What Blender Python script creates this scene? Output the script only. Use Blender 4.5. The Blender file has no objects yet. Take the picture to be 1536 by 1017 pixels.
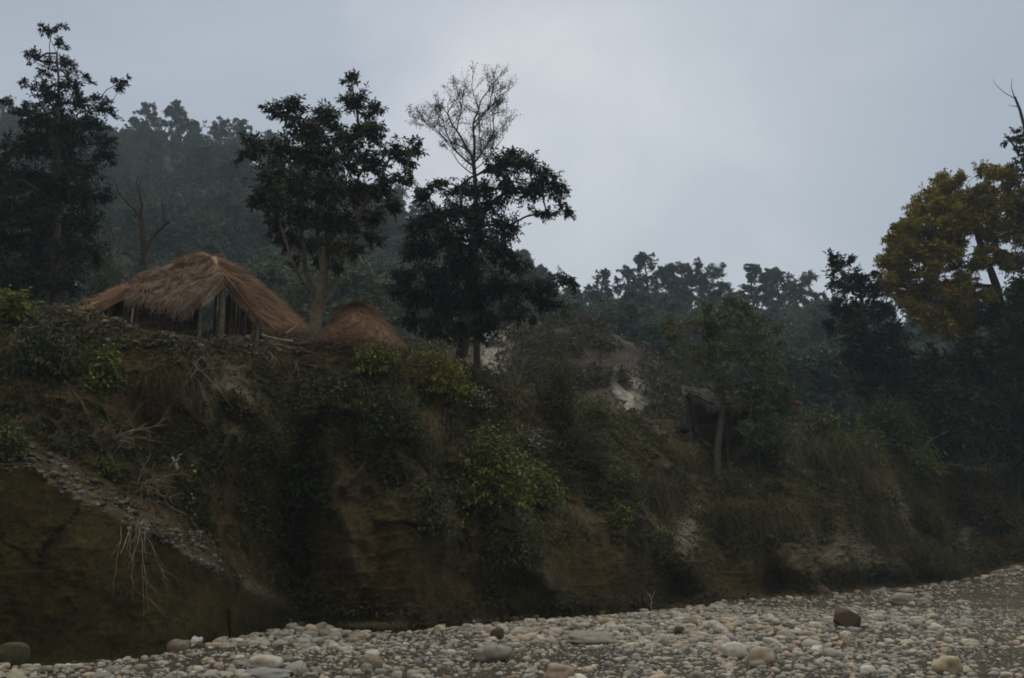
import bpy, math, random
import numpy as np
from mathutils import Vector
from mathutils.bvhtree import BVHTree

rng = np.random.default_rng(11)
random.seed(11)
scene = bpy.context.scene
COL = scene.collection

# ------------------------------------------------------------------ camera geometry
F = 1507.0                       # focal length in pixels of the 1536 wide photograph
TAN = (810 - 508.5) / F
PITCH = math.atan(TAN)
CP, SP = math.cos(PITCH), math.sin(PITCH)
CZ = 2.2


def P(px, py, D):
    """point at picture column px, row py and distance D along the ground"""
    px, py, D = np.broadcast_arrays(np.asarray(px, float), np.asarray(py, float), np.asarray(D, float))
    x = (px - 768) / F
    y = (508.5 - py) / F
    dy = CP - y * SP
    dz = SP + y * CP
    k = D / dy
    return np.stack([x * k, D, CZ + dz * k], -1)


def ground_D(py, z=0.0):
    y = (508.5 - np.asarray(py, float)) / F
    return (z - CZ) * (CP - y * SP) / (SP + y * CP)


def mpp(D):
    return D / 1480.0


# ------------------------------------------------------------------ noise
def _h(ix, iy, iz):
    n = (ix.astype(np.int64) * 374761393 + iy.astype(np.int64) * 668265263 + iz.astype(np.int64) * 2147483647 + 1013904223) & 0xFFFFFFFF
    n = ((n ^ (n >> 13)) * 1274126177) & 0xFFFFFFFF
    n = ((n ^ (n >> 16)) * 2246822519) & 0xFFFFFFFF
    return ((n ^ (n >> 15)) & 0xFFFFFF) / float(0xFFFFFF)


def vnoise(p):
    p = np.asarray(p, float)
    i = np.floor(p).astype(np.int64)
    f = p - i
    f = f * f * (3 - 2 * f)
    r = 0
    for dx in (0, 1):
        for dy in (0, 1):
            for dz in (0, 1):
                w = (f[..., 0] if dx else 1 - f[..., 0]) * (f[..., 1] if dy else 1 - f[..., 1]) * (f[..., 2] if dz else 1 - f[..., 2])
                r = r + w * _h(i[..., 0] + dx, i[..., 1] + dy, i[..., 2] + dz)
    return r * 2 - 1


def fbm(p, o=4, seed=0.0):
    p = np.asarray(p, float) + seed * 17.13
    a, s, r = 1.0, 0.0, 0
    for _ in range(o):
        r = r + a * vnoise(p)
        s += a
        a *= 0.5
        p = p * 2.03 + 3.7
    return r / s


def sstep(a, b, x):
    t = np.clip((np.asarray(x, float) - a) / (b - a), 0, 1)
    return t * t * (3 - 2 * t)


def unit(v):
    return v / np.maximum(np.linalg.norm(v, axis=-1, keepdims=True), 1e-9)


def rdirs(n):
    return unit(rng.normal(size=(n, 3)))


# ------------------------------------------------------------------ mesh building
class Geo:
    def __init__(s):
        s.V, s.Fs, s.T, s.n = [], [], [], 0

    def add(s, V, Fc, tint=None):
        V = np.asarray(V, float).reshape(-1, 3)
        s.V.append(V)
        s.Fs.append(np.asarray(Fc, np.int64) + s.n)
        if tint is None:
            tint = np.full(len(V), 0.5)
        s.T.append(np.asarray(tint, float))
        s.n += len(V)

    def build(s, name, mat, parent=None, smooth=False):
        if s.T[0].ndim == 2:
            return mesh_obj(name, np.concatenate(s.V), s.Fs, mat, parent, smooth, col=np.concatenate(s.T))
        return mesh_obj(name, np.concatenate(s.V), s.Fs, mat, parent, smooth, tint=np.concatenate(s.T))


def mesh_data(name, V, Fs, tint=None, col=None, smooth=False):
    me = bpy.data.meshes.new(name)
    V = np.asarray(V, np.float32)
    me.vertices.add(len(V))
    me.vertices.foreach_set("co", V.ravel())
    idx = np.concatenate([f.ravel() for f in Fs]).astype(np.int32)
    tot = np.concatenate([np.full(len(f), f.shape[1], np.int32) for f in Fs])
    st = np.concatenate([[0], np.cumsum(tot)[:-1]]).astype(np.int32)
    me.loops.add(len(idx))
    me.loops.foreach_set("vertex_index", idx)
    me.polygons.add(len(tot))
    me.polygons.foreach_set("loop_start", st)
    me.polygons.foreach_set("use_smooth", np.full(len(tot), smooth, dtype=bool))
    if tint is not None:
        a = me.attributes.new("tint", 'FLOAT', 'POINT')
        a.data.foreach_set("value", np.asarray(tint, np.float32))
    if col is not None:
        a = me.attributes.new("col", 'FLOAT_COLOR', 'POINT')
        c = np.ones((len(V), 4), np.float32)
        c[:, :3] = col
        a.data.foreach_set("color", c.ravel())
    me.update(calc_edges=True)
    return me


def mesh_obj(name, V, Fs, mat, parent=None, smooth=False, tint=None, col=None):
    me = mesh_data(name, V, Fs, tint, col, smooth)
    if mat is not None:
        me.materials.append(mat)
    o = bpy.data.objects.new(name, me)
    COL.objects.link(o)
    if parent is not None:
        o.parent = parent
        o.matrix_parent_inverse = parent.matrix_basis.inverted()
    return o


def tag(o, label=None, cat=None, group=None, kind=None):
    if label:
        o["label"] = label
    if cat:
        o["category"] = cat
    if group:
        o["group"] = group
    if kind:
        o["kind"] = kind
    return o


def thing(name, label, cat, loc, group=None):
    o = bpy.data.objects.new(name, None)
    o.empty_display_size = 0.3
    COL.objects.link(o)
    o.location = Vector(loc)
    bpy.context.view_layer.update()
    return tag(o, label, cat, group)


def copy_tree(o, label):
    c = o.copy()
    COL.objects.link(c)
    c["label"] = label
    for ch in list(o.children):
        k = ch.copy()
        COL.objects.link(k)
        k.parent = c
    return c


def tube(g, pts, rad, sides=7, tint=0.5):
    pts = np.asarray(pts, float)
    n = len(pts)
    rad = np.broadcast_to(np.asarray(rad, float), (n,))
    t = unit(np.gradient(pts, axis=0))
    ref = np.array([0.31, 0.17, 0.93]) if abs(t[:, 2]).mean() < 0.8 else np.array([0.9, 0.3, 0.2])
    a = unit(np.cross(t, ref))
    b = np.cross(t, a)
    ang = np.arange(sides) * 2 * math.pi / sides
    V = pts[:, None] + rad[:, None, None] * (np.cos(ang)[None, :, None] * a[:, None] + np.sin(ang)[None, :, None] * b[:, None])
    i = np.arange(n - 1)[:, None] * sides
    j = np.arange(sides)[None]
    k = (j + 1) % sides
    Fq = np.stack([i + j, i + k, i + sides + k, i + sides + j], -1).reshape(-1, 4)
    g.add(V, Fq, np.full(n * sides, tint))
    g.add(V[-1], np.arange(sides)[None], np.full(sides, tint))
    g.add(V[0][::-1], np.arange(sides)[None], np.full(sides, tint))


def twigs(g, A, M, B, r0, r1, tint=0.5):
    """many three-sided twigs in one go: start, mid, end"""
    n = len(A)
    if n == 0:
        return
    t = unit(B - A)
    a = unit(np.cross(t, rdirs(n)))
    b = np.cross(t, a)
    rr = [r0, (r0 + r1) * .5, r1]
    rings = []
    for c, r in zip((A, M, B), rr):
        r = np.broadcast_to(r, (n,))[:, None]
        for an in (0, 2.0944, 4.18879):
            rings.append(c + r * (math.cos(an) * a + math.sin(an) * b))
    V = np.stack(rings, 1)
    base = np.arange(n)[:, None] * 9
    fs = []
    for s in (0, 3):
        for j in range(3):
            k = (j + 1) % 3
            fs.append(np.concatenate([base + s + j, base + s + k, base + s + 3 + k, base + s + 3 + j], 1))
    g.add(V, np.concatenate(fs), np.full(n * 9, tint))


def leafs(g, pos, d, L, W, nrm, tint):
    n = len(pos)
    d = unit(d)
    side = unit(np.cross(d, nrm))
    up = np.cross(side, d)
    L = np.broadcast_to(L, (n,))[:, None]
    W = np.broadcast_to(W, (n,))[:, None]
    V = np.stack([pos, pos + d * L * .42 + side * W * .5 + up * W * .12, pos + d * L - up * L * .12, pos + d * L * .42 - side * W * .5 + up * W * .12], 1)
    Fq = np.arange(n * 4).reshape(n, 4)
    g.add(V, Fq, np.repeat(tint, 4))


# ------------------------------------------------------------------ materials
def newmat(name):
    m = bpy.data.materials.new(name)
    m.use_nodes = True
    nt = m.node_tree
    nt.nodes.clear()
    out = nt.nodes.new("ShaderNodeOutputMaterial")
    return m, nt, out


def ramp(nt, stops):
    r = nt.nodes.new("ShaderNodeValToRGB")
    e = r.color_ramp.elements
    while len(e) < len(stops):
        e.new(0.5)
    for el, (p, c) in zip(e, stops):
        el.position = p
        el.color = (*c, 1)
    return r


def noise_node(nt, scale, detail=5, rough=.6, vec=None):
    n = nt.nodes.new("ShaderNodeTexNoise")
    n.inputs["Scale"].default_value = scale
    n.inputs["Detail"].default_value = detail
    n.inputs["Roughness"].default_value = rough
    if vec is None:
        tc = nt.nodes.new("ShaderNodeTexCoord")
        vec = tc.outputs["Object"]
    nt.links.new(vec, n.inputs["Vector"])
    return n


def mult(nt, a, b, blend='MULTIPLY', fac=1.0):
    m = nt.nodes.new("ShaderNodeMix")
    m.data_type = 'RGBA'
    m.blend_type = blend
    m.inputs[0].default_value = fac
    nt.links.new(a, m.inputs[6])
    if isinstance(b, tuple):
        m.inputs[7].default_value = (*b, 1)
    else:
        nt.links.new(b, m.inputs[7])
    return m.outputs[2]


def leaf_mat(name, c0, c1, c2, trans=.18, obj_var=False, rough=.6):
    """leaf colour runs over three stops by a random value stored on every leaf"""
    m, nt, out = newmat(name)
    at = nt.nodes.new("ShaderNodeAttribute")
    at.attribute_name = "tint"
    r = ramp(nt, [(0, c0), (.55, c1), (1, c2)])
    nt.links.new(at.outputs["Fac"], r.inputs[0])
    c = r.outputs[0]
    if obj_var:
        oi = nt.nodes.new("ShaderNodeObjectInfo")
        rr = ramp(nt, [(0, (.75, .8, .8)), (.5, (1, 1, 1)), (1, (1.3, 1.15, .85))])
        nt.links.new(oi.outputs["Random"], rr.inputs[0])
        c = mult(nt, c, rr.outputs[0])
    b = nt.nodes.new("ShaderNodeBsdfPrincipled")
    b.inputs["Roughness"].default_value = rough
    b.inputs["Specular IOR Level"].default_value = .25
    nt.links.new(c, b.inputs["Base Color"])
    tr = nt.nodes.new("ShaderNodeBsdfTranslucent")
    tc = mult(nt, c, (1.1, 1.15, .6))
    nt.links.new(tc, tr.inputs["Color"])
    mx = nt.nodes.new("ShaderNodeMixShader")
    mx.inputs[0].default_value = trans
    nt.links.new(b.outputs[0], mx.inputs[1])
    nt.links.new(tr.outputs[0], mx.inputs[2])
    nt.links.new(mx.outputs[0], out.inputs[0])
    return m


def solid_mat(name, c0, c1, scale=4, rough=.85, bump=.3, bscale=30, spec=.2, tint=False, stretch=None):
    """two colours mixed by noise, with a bump of finer noise"""
    m, nt, out = newmat(name)
    vec = None
    if stretch:
        tc = nt.nodes.new("ShaderNodeTexCoord")
        mp = nt.nodes.new("ShaderNodeMapping")
        mp.inputs["Scale"].default_value = stretch
        nt.links.new(tc.outputs["Object"], mp.inputs[0])
        vec = mp.outputs[0]
    n = noise_node(nt, scale, 6, .65, vec)
    r = ramp(nt, [(.3, c0), (.7, c1)])
    nt.links.new(n.outputs["Fac"], r.inputs[0])
    c = r.outputs[0]
    if tint:
        at = nt.nodes.new("ShaderNodeAttribute")
        at.attribute_name = "tint"
        rr = ramp(nt, [(0, (.45, .42, .4)), (.5, (1, 1, 1)), (1, (1.7, 1.6, 1.45))])
        nt.links.new(at.outputs["Fac"], rr.inputs[0])
        c = mult(nt, c, rr.outputs[0])
    b = nt.nodes.new("ShaderNodeBsdfPrincipled")
    b.inputs["Roughness"].default_value = rough
    b.inputs["Specular IOR Level"].default_value = spec
    nt.links.new(c, b.inputs["Base Color"])
    if bump:
        n2 = noise_node(nt, bscale, 4, .6, vec)
        bp = nt.nodes.new("ShaderNodeBump")
        bp.inputs["Strength"].default_value = bump
        bp.inputs["Distance"].default_value = .05
        nt.links.new(n2.outputs["Fac"], bp.inputs["Height"])
        nt.links.new(bp.outputs[0], b.inputs["Normal"])
    nt.links.new(b.outputs[0], out.inputs[0])
    return m


def earth_mat(name, bump=.6, fine=14, var=(.55, 1.5), crack=0.0):
    """ground whose material colour is stored on the vertices (soil, sandstone, chalk), broken up by noise"""
    m, nt, out = newmat(name)
    at = nt.nodes.new("ShaderNodeAttribute")
    at.attribute_name = "col"
    n1 = noise_node(nt, 1.3, 8, .7)
    n2 = noise_node(nt, fine, 6, .7)
    r1 = ramp(nt, [(.3, (var[0],) * 3), (.72, (var[1], var[1] * .97, var[1] * .9))])
    r2 = ramp(nt, [(.32, (.6, .6, .6)), (.68, (1.35, 1.33, 1.28))])
    nt.links.new(n1.outputs["Fac"], r1.inputs[0])
    nt.links.new(n2.outputs["Fac"], r2.inputs[0])
    c = mult(nt, mult(nt, at.outputs["Color"], r1.outputs[0]), r2.outputs[0])
    b = nt.nodes.new("ShaderNodeBsdfPrincipled")
    b.inputs["Roughness"].default_value = .9
    b.inputs["Specular IOR Level"].default_value = .15
    nt.links.new(c, b.inputs["Base Color"])
    bp = nt.nodes.new("ShaderNodeBump")
    bp.inputs["Strength"].default_value = bump
    bp.inputs["Distance"].default_value = .12
    nt.links.new(n2.outputs["Fac"], bp.inputs["Height"])
    bp2 = nt.nodes.new("ShaderNodeBump")
    bp2.inputs["Strength"].default_value = bump
    bp2.inputs["Distance"].default_value = .4
    nt.links.new(n1.outputs["Fac"], bp2.inputs["Height"])
    nt.links.new(bp.outputs[0], bp2.inputs["Normal"])
    nt.links.new(bp2.outputs[0], b.inputs["Normal"])
    nt.links.new(b.outputs[0], out.inputs[0])
    return m


def stone_mat(name, c, attr=False):
    m, nt, out = newmat(name)
    if attr:
        at = nt.nodes.new("ShaderNodeAttribute")
        at.attribute_name = "col"
        base = at.outputs["Color"]
    else:
        rgb = nt.nodes.new("ShaderNodeRGB")
        rgb.outputs[0].default_value = (*c, 1)
        oi = nt.nodes.new("ShaderNodeObjectInfo")
        rr = ramp(nt, [(0, (.75, .75, .77)), (1, (1.2, 1.2, 1.16))])
        nt.links.new(oi.outputs["Random"], rr.inputs[0])
        base = mult(nt, rgb.outputs[0], rr.outputs[0])
    n = noise_node(nt, 9, 6, .7)
    r = ramp(nt, [(.3, (.68, .66, .62)), (.7, (1.2, 1.2, 1.2))])
    nt.links.new(n.outputs["Fac"], r.inputs[0])
    cc = mult(nt, base, r.outputs[0])
    b = nt.nodes.new("ShaderNodeBsdfPrincipled")
    b.inputs["Roughness"].default_value = .8
    b.inputs["Specular IOR Level"].default_value = .25
    nt.links.new(cc, b.inputs["Base Color"])
    n2 = noise_node(nt, 40, 3, .6)
    bp = nt.nodes.new("ShaderNodeBump")
    bp.inputs["Strength"].default_value = .25
    bp.inputs["Distance"].default_value = .02
    nt.links.new(n2.outputs["Fac"], bp.inputs["Height"])
    nt.links.new(bp.outputs[0], b.inputs["Normal"])
    nt.links.new(b.outputs[0], out.inputs[0])
    return m


M = {}
M['leaf_dark'] = leaf_mat('dark tree leaves', (.014, .024, .021), (.024, .038, .029), (.06, .08, .055))
M['leaf_main'] = leaf_mat('broad tree leaves', (.022, .032, .02), (.042, .058, .034), (.15, .17, .10))
M['leaf_shade'] = leaf_mat('dark olive leaves', (.03, .038, .015), (.058, .07, .026), (.13, .14, .05))
M['leaf_shelter'] = leaf_mat('grey green leaves', (.055, .07, .035), (.12, .145, .065), (.24, .26, .12))
M['leaf_olive'] = leaf_mat('olive leaves', (.05, .06, .022), (.11, .125, .042), (.23, .235, .075))
M['leaf_gold'] = leaf_mat('golden leaves', (.075, .08, .02), (.32, .255, .026), (.52, .41, .045))
M['leaf_bright'] = leaf_mat('bright bush leaves', (.06, .08, .018), (.145, .18, .034), (.33, .36, .06))
M['leaf_yellow'] = leaf_mat('yellow green bush leaves', (.10, .105, .022), (.24, .235, .04), (.42, .40, .07))
M['leaf_creeper'] = leaf_mat('creeper leaves', (.03, .04, .014), (.062, .082, .026), (.17, .18, .05))
M['leaf_dry'] = leaf_mat('dry grass', (.10, .075, .036), (.20, .155, .078), (.40, .325, .18))
M['leaf_grass'] = leaf_mat('green brown grass', (.042, .036, .014), (.09, .075, .027), (.19, .155, .065))
M['leaf_thin'] = leaf_mat('small sparse leaves', (.05, .055, .045), (.09, .09, .07), (.14, .135, .10))
M['leaf_hill'] = leaf_mat('hill tree leaves', (.04, .068, .064), (.075, .11, .094), (.155, .18, .125), obj_var=True)  # lighter and bluer than real foliage: part of the haze is painted in
M['leaf_forest'] = leaf_mat('forest leaves', (.058, .092, .086), (.102, .142, .116), (.20, .225, .14))  # distance haze partly put into these pale bluish greens
M['leaf_scrub'] = leaf_mat('scrub leaves', (.05, .046, .034), (.085, .076, .052), (.14, .12, .08))
M['petal'] = leaf_mat('lilac petals', (.28, .26, .36), (.42, .40, .52), (.55, .53, .62), trans=.1)
M['bark_pale'] = solid_mat('pale bark', (.09, .075, .055), (.20, .175, .135), 5, .9, .5, 25, tint=True)
M['bark_mid'] = solid_mat('grey brown bark', (.06, .05, .038), (.125, .11, .085), 5, .9, .5, 25, tint=True)
M['bark_dark'] = solid_mat('dark bark', (.035, .03, .024), (.075, .065, .05), 5, .9, .5, 25, tint=True)
M['dead_wood'] = solid_mat('dead wood', (.18, .145, .105), (.36, .30, .235), 6, .9, .3, 30, tint=True)
M['bone_wood'] = solid_mat('bleached wood', (.26, .24, .20), (.42, .39, .34), 6, .9, .3, 30)
M['thatch'] = solid_mat('thatch', (.22, .135, .085), (.46, .31, .20), 3, .95, .8, 60, tint=True)
M['thatch_grey'] = solid_mat('weathered thatch', (.22, .165, .115), (.50, .39, .29), 3, .95, .8, 60, tint=True)
M['reed'] = solid_mat('stick wall', (.05, .036, .026), (.12, .09, .065), 6, .95, .6, 40, tint=True)
M['tarp'] = solid_mat('weathered dark tarpaulin', (.075, .065, .055), (.21, .185, .155), 2.5, .8, .5, 9)
M['tarp_dark'] = solid_mat('black sheeting', (.012, .012, .014), (.03, .028, .028), 2, .7, .4, 9)
M['cloth'] = solid_mat('rust red cloth', (.10, .045, .03), (.20, .085, .055), 8, .9, .3, 30)
M['bag'] = solid_mat('white plastic bag', (.55, .56, .56), (.72, .73, .73), 8, .45, .4, 20, spec=.4)
M['bank'] = earth_mat('bank earth', 1.0, 9, (.42, 1.6))
M['hill'] = earth_mat('hill earth', .7, 3)
M['bed'] = earth_mat('river gravel', .9, 22, (.7, 1.3))

# ------------------------------------------------------------------ bank terrain
CX = [-700, -150, 0, 130, 250, 350, 450, 520, 600, 700, 850, 1000, 1200, 1330, 1430, 1490, 1560, 1700, 2300]
BASEY = [1030, 985, 975, 972, 968, 950, 930, 934, 936, 928, 917, 906, 894, 882, 868, 850, 842, 838, 836]
TX = [-700, -150, 0, 60, 130, 200, 300, 400, 480, 560, 640, 720, 800, 900, 1000, 1080, 1180, 1250, 1330, 1430, 1540, 1700, 2300]
TOPY = [430, 440, 452, 458, 468, 488, 503, 508, 512, 522, 530, 558, 588, 608, 632, 642, 655, 650, 668, 700, 712, 700, 700]
SX = [-700, 0, 200, 300, 400, 480, 560, 640, 800, 1000, 1200, 1330, 1430, 1540, 2300]
SETB = [6, 6.5, 5, 4.2, 2.6, 1.8, 2.8, 4.4, 7, 11, 11, 9, 9, 10, 12]
LX = [-700, -100, 0, 60, 150, 230, 300, 380, 455, 480]
LY = [560, 640, 690, 708, 762, 802, 842, 887, 926, 940]


def smooth_interp(x, xp, fp, w):
    r = 0
    for k in (-1, -.5, 0, .5, 1):
        r = r + np.interp(x + k * w, xp, fp)
    return r / 5


def basey(px):
    return smooth_interp(px, CX, BASEY, 14)


def D_base(px):
    d = ground_D(basey(px))
    return np.where(d > 45, 45 + 13 * (1 - np.exp(-(d - 45) / 13)), d)


cols = np.arange(-700, 2300, 3.6)
NT = 250
trow = np.concatenate([[-.10, -.05], np.linspace(-0.015, 1, NT - 2)])
PXg, Tg = np.meshgrid(cols, trow)
by = basey(PXg)
ty = smooth_interp(PXg, TX, TOPY, 12)
PYg = by + (ty - by) * Tg
D0 = D_base(PXg)
S = smooth_interp(PXg, SX, SETB, 20)
Lp = np.interp(PXg, LX, LY) + 9 * fbm(np.stack([PXg / 40, PYg * 0, PYg * 0], -1), 3)
tl = np.clip((by - Lp) / (by - ty), .02, 1)
w_left = 1 - sstep(440, 500, PXg)
# left: upright slab, scree ledge, then the upper wall
gl = np.where(Tg < tl, .12 * np.clip(Tg / tl, -.3, 1), np.where(Tg < tl + .11, .12 + .36 * (Tg - tl) / .11, .48 + .52 * (Tg - tl - .11) / np.maximum(.89 - tl, .05)))
gm = np.where(Tg < .38, .13 * Tg / .38, .13 + .87 * ((Tg - .38) / .62))
wl_ = .16 + .10 * np.sin(PXg / 43) * np.sin(PXg / 19 + 1) + .05 * np.sin(PXg / 11)
gr = np.where(Tg < wl_, .12 * np.maximum(Tg, -.05) / wl_, .12 + .88 * ((np.maximum(Tg - wl_, 0) / (1 - wl_)) ** .92))
w_right = sstep(950, 1080, PXg)
g_ = gm * (1 - w_right) + gr * w_right
g_ = g_ * (1 - w_left) + gl * w_left
Dg = D0 + S * g_
# rock noses and hollows at the foot of the bank: (px, py, rx, ry, metres towards the river)
BUMPS = [(590, 830, 90, 100, .8), (480, 760, 40, 140, -.15), (700, 800, 50, 110, -.4), (880, 860, 70, 60, .7), (1010, 885, 40, 20, -1.0),
         (1120, 800, 75, 55, 2.0), (1165, 884, 45, 16, -.8), (1310, 872, 95, 13, -2.2), (1270, 850, 40, 30, .9), (1215, 860, 30, 30, .6), (1400, 845, 40, 25, .8), (1060, 760, 40, 40, -.8),
         (1230, 740, 90, 50, 1.6), (1340, 760, 20, 50, -.5), (950, 770, 35, 80, .6), (420, 660, 80, 110, .7), (230, 650, 50, 60, -1.0),
         (60, 570, 60, 60, .5), (345, 600, 30, 60, -.35), (760, 650, 90, 80, .7), (880, 600, 70, 60, .7), (640, 560, 70, 40, .6), (120, 850, 90, 80, .35),
         (1445, 790, 20, 60, -.8), (260, 880, 50, 70, -.2)]
for bx, byy, rx, ry, a in BUMPS:
    Dg = Dg - a * np.exp(-((PXg - bx) / rx) ** 2 - ((PYg - byy) / ry) ** 2)
SPURS = [(870, 640, 1055, 890, 1.1, 22), (1010, 690, 1240, 885, 1.2, 24), (1260, 690, 1425, 868, 1.0, 18), (690, 690, 850, 900, .9, 24), (560, 620, 690, 830, .8, 24), (330, 560, 470, 720, .6, 24), (480, 560, 540, 900, .6, 20)]
spur_m = 0 * PXg
for x0, y0, x1, y1, a, wd in SPURS:
    ux, uy = x1 - x0, y1 - y0
    ln_ = math.hypot(ux, uy)
    wx = PXg + 10 * np.sin(PYg / 31 + x0) + 6 * np.sin(PYg / 13)
    s_ = np.clip(((wx - x0) * ux + (PYg - y0) * uy) / ln_ ** 2, 0, 1)
    ds = np.hypot(wx - x0 - s_ * ux, PYg - y0 - s_ * uy)
    bump_ = np.exp(-(ds / wd) ** 2) * np.sin(np.pi * np.clip(s_, .03, .97)) ** .4
    Dg = Dg - a * bump_
    spur_m = np.maximum(spur_m, np.exp(-(ds / (wd * .5)) ** 2))
# rain flutes running down the bare faces
Dg = Dg + .16 * np.sin(PXg / 9 + 3 * np.sin(PXg / 37) + PYg / 60) * sstep(.05, .3, Tg) * (PXg > 470) * (Tg < .9)
G = P(PXg, PYg, Dg)
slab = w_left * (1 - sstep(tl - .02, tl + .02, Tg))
fw = 40 * fbm(G * .5, 3, 19)
face = np.exp(-(((PXg + fw - 585) / 105) ** 4) - (((PYg + fw - 845) / 95) ** 4)) + np.exp(-(((PXg + fw - 880) / 110) ** 4) - (((PYg + fw - 872) / 50) ** 4)) + np.exp(-(((PXg + fw - 1130) / 75) ** 4) - (((PYg + fw - 860) / 42) ** 4))
face = np.clip(face, 0, 1)
rock = np.clip(slab + face, 0, 1)
rough = 1 - .75 * rock
edge = np.clip(Tg, 0, 1)
disp = rough * (.75 * fbm(G * .35, 3, 1) + .34 * fbm(G * 1.3, 3, 2)) + (.25 + .75 * rough) * .12 * fbm(G * 5, 3, 3)
rid = 1 - np.abs(fbm(G * np.array([1.5, 1.5, 1.0]), 3, 15)) * 3.2
disp = disp + rough * .24 * np.clip(rid, -.5, 1) ** 2
str_ = G[..., 2] * 2.1 + .8 * fbm(G * .5, 2, 16)
disp = disp + .13 * (1 - .7 * slab) * ((str_ % 1) ** 2) * sstep(-.2, .3, fbm(G * .4, 2, 18))
# jointed sandstone: blocks standing a little proud of one another, each with its own tilt
seeds = np.random.default_rng(3)
ok = rock > .15
Pk = G[ok]
sel = Pk[seeds.choice(len(Pk), 44, replace=False)]
aniso = np.array([1.0, .5, .75])
wob3 = .6 * np.stack([fbm(Pk * .9, 3, 4), fbm(Pk * .9, 3, 5), fbm(Pk * .9, 3, 6)], -1)
dist2 = np.linalg.norm(((Pk + wob3)[:, None] - sel[None]) * aniso, axis=-1)
i1 = dist2.argmin(1)
srt = np.sort(dist2, 1)[:, :2]
gap = srt[:, 1] - srt[:, 0]
offs = seeds.uniform(-.2, .2, 44)
tl1, tl2 = seeds.uniform(-.16, .16, 44), seeds.uniform(-.14, .14, 44)
rel = Pk - sel[i1]
blk = offs[i1] + tl1[i1] * rel[:, 0] + tl2[i1] * rel[:, 2]
crk = -.16 * (1 - sstep(0, .045, gap)) * (seeds.random(44)[i1] < .45) * sstep(-.25, .1, fbm(Pk * .8, 2, 27))
bl = np.zeros_like(disp)
bl[ok] = blk + crk
disp = disp + np.clip(rock * 1.3, 0, 1) * bl
fade = 1 - .5 * sstep(.93, 1, edge)
G[..., 1] -= disp * fade
G[..., 2] += (.22 * rough * fbm(G * .9, 3, 9)) * sstep(.9, 1, edge) * .8
# plateau on top
NPL = 26
top = G[-1]
plat = []
off = np.concatenate([np.linspace(.25, 6, 15), np.geomspace(8, 70, NPL - 15)])
Dt, Pxt, Pyt = Dg[-1], PXg[-1], PYg[-1]
hr = unit(np.stack([top[:, 0], top[:, 1], 0 * top[:, 0]], -1))
for d in off:
    q = top + hr * d
    q[:, 2] = top[:, 2] + .07 * min(d, 8) + .012 * d + .12 * fbm(q * .7, 3, 10) * min(1, d)
    plat.append(q)
G = np.concatenate([G, np.stack(plat)], 0)
NR, NC = G.shape[:2]
PX = np.concatenate([PXg, np.repeat(Pxt[None], NPL, 0)])
PY = np.concatenate([PYg, np.repeat((Pyt - 8)[None], NPL, 0)])
TT = np.concatenate([Tg, np.repeat((1 + off / 100)[:, None], NC, 1)])
rockA = np.concatenate([rock, np.zeros((NPL, NC))])
slabA = np.concatenate([slab, np.zeros((NPL, NC))])
tlA = np.concatenate([np.where(w_left > .5, tl, 0), np.full((NPL, NC), -1.0)])


def blob(px, py, bx, byy, rx, ry, rot=0.0):
    dx, dy = px - bx, py - byy
    c, s = math.cos(rot), math.sin(rot)
    u, v = dx * c + dy * s, -dx * s + dy * c
    return np.exp(-(u / rx) ** 2 - (v / ry) ** 2)


CHALK = [(345, 590, 34, 46, 0, 1.0), (352, 648, 22, 14, 0, .8), (1030, 795, 20, 44, .35, 1.0), (1350, 762, 12, 50, -.6, 1.0), (1000, 830, 12, 60, -.6, .5), (1448, 800, 9, 26, .1, 1.0),
         (1265, 828, 80, 30, 0, .62), (680, 735, 12, 30, 0, .5), (840, 770, 12, 16, 0, .5), (380, 878, 90, 9, .49, .62), (300, 838, 40, 7, .5, .4),
         (110, 650, 50, 14, .4, .35), (1140, 800, 60, 30, .2, .14), (985, 640, 20, 12, .5, .6), (1230, 680, 30, 10, 0, .5), (600, 560, 1, 1, 0, 0)]
chalk = 0 * PX
for bx, byy, rx, ry, rot, a in CHALK:
    chalk = np.maximum(chalk, a * blob(PX, PY, bx, byy, rx, ry, rot))
nz = fbm(G * 1.1, 4, 12)
chalk = chalk * sstep(-.35, .15, nz + .25)
spurA = np.concatenate([spur_m, np.zeros((NPL, NC))])
chalk = np.maximum(chalk, .38 * spurA * sstep(-.1, .4, nz))
scree = np.where((tlA > 0) & (TT > tlA - .01) & (TT < tlA + .09 + .05 * fbm(G * 1.2, 2, 29)), 1.0, 0) * (PX < 330)
scree = np.maximum(scree, .45 * np.exp(-((TT - .01) / .03) ** 2) * (PX > 430) * (PX < 1350))
scree = np.maximum(scree, np.exp(-((TT - .985) / .05) ** 2) * (1 - sstep(420, 520, PX)))
soilc = np.array([.125, .092, .048])
rockc = np.array([.098, .077, .030])
chalkc = np.array([.36, .33, .27])
screec = np.array([.15, .122, .08])
platc = np.array([.15, .115, .075])
colr = soilc * (1 + .5 * fbm(G * .8, 3, 13))[..., None]
colr = colr + (np.array([.03, .014, .004])) * np.clip(fbm(G * .5, 3, 14), 0, 1)[..., None]
def mixc(c, d, w):
    return c * (1 - w[..., None]) + d * w[..., None]
colr = mixc(colr, rockc, rockA * .9)
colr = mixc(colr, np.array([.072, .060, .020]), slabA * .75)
colr = mixc(colr, platc, sstep(.985, 1.0, TT))
colr = mixc(colr, screec, scree * .6)
colr = mixc(colr, chalkc, np.clip(chalk, 0, 1))
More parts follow.
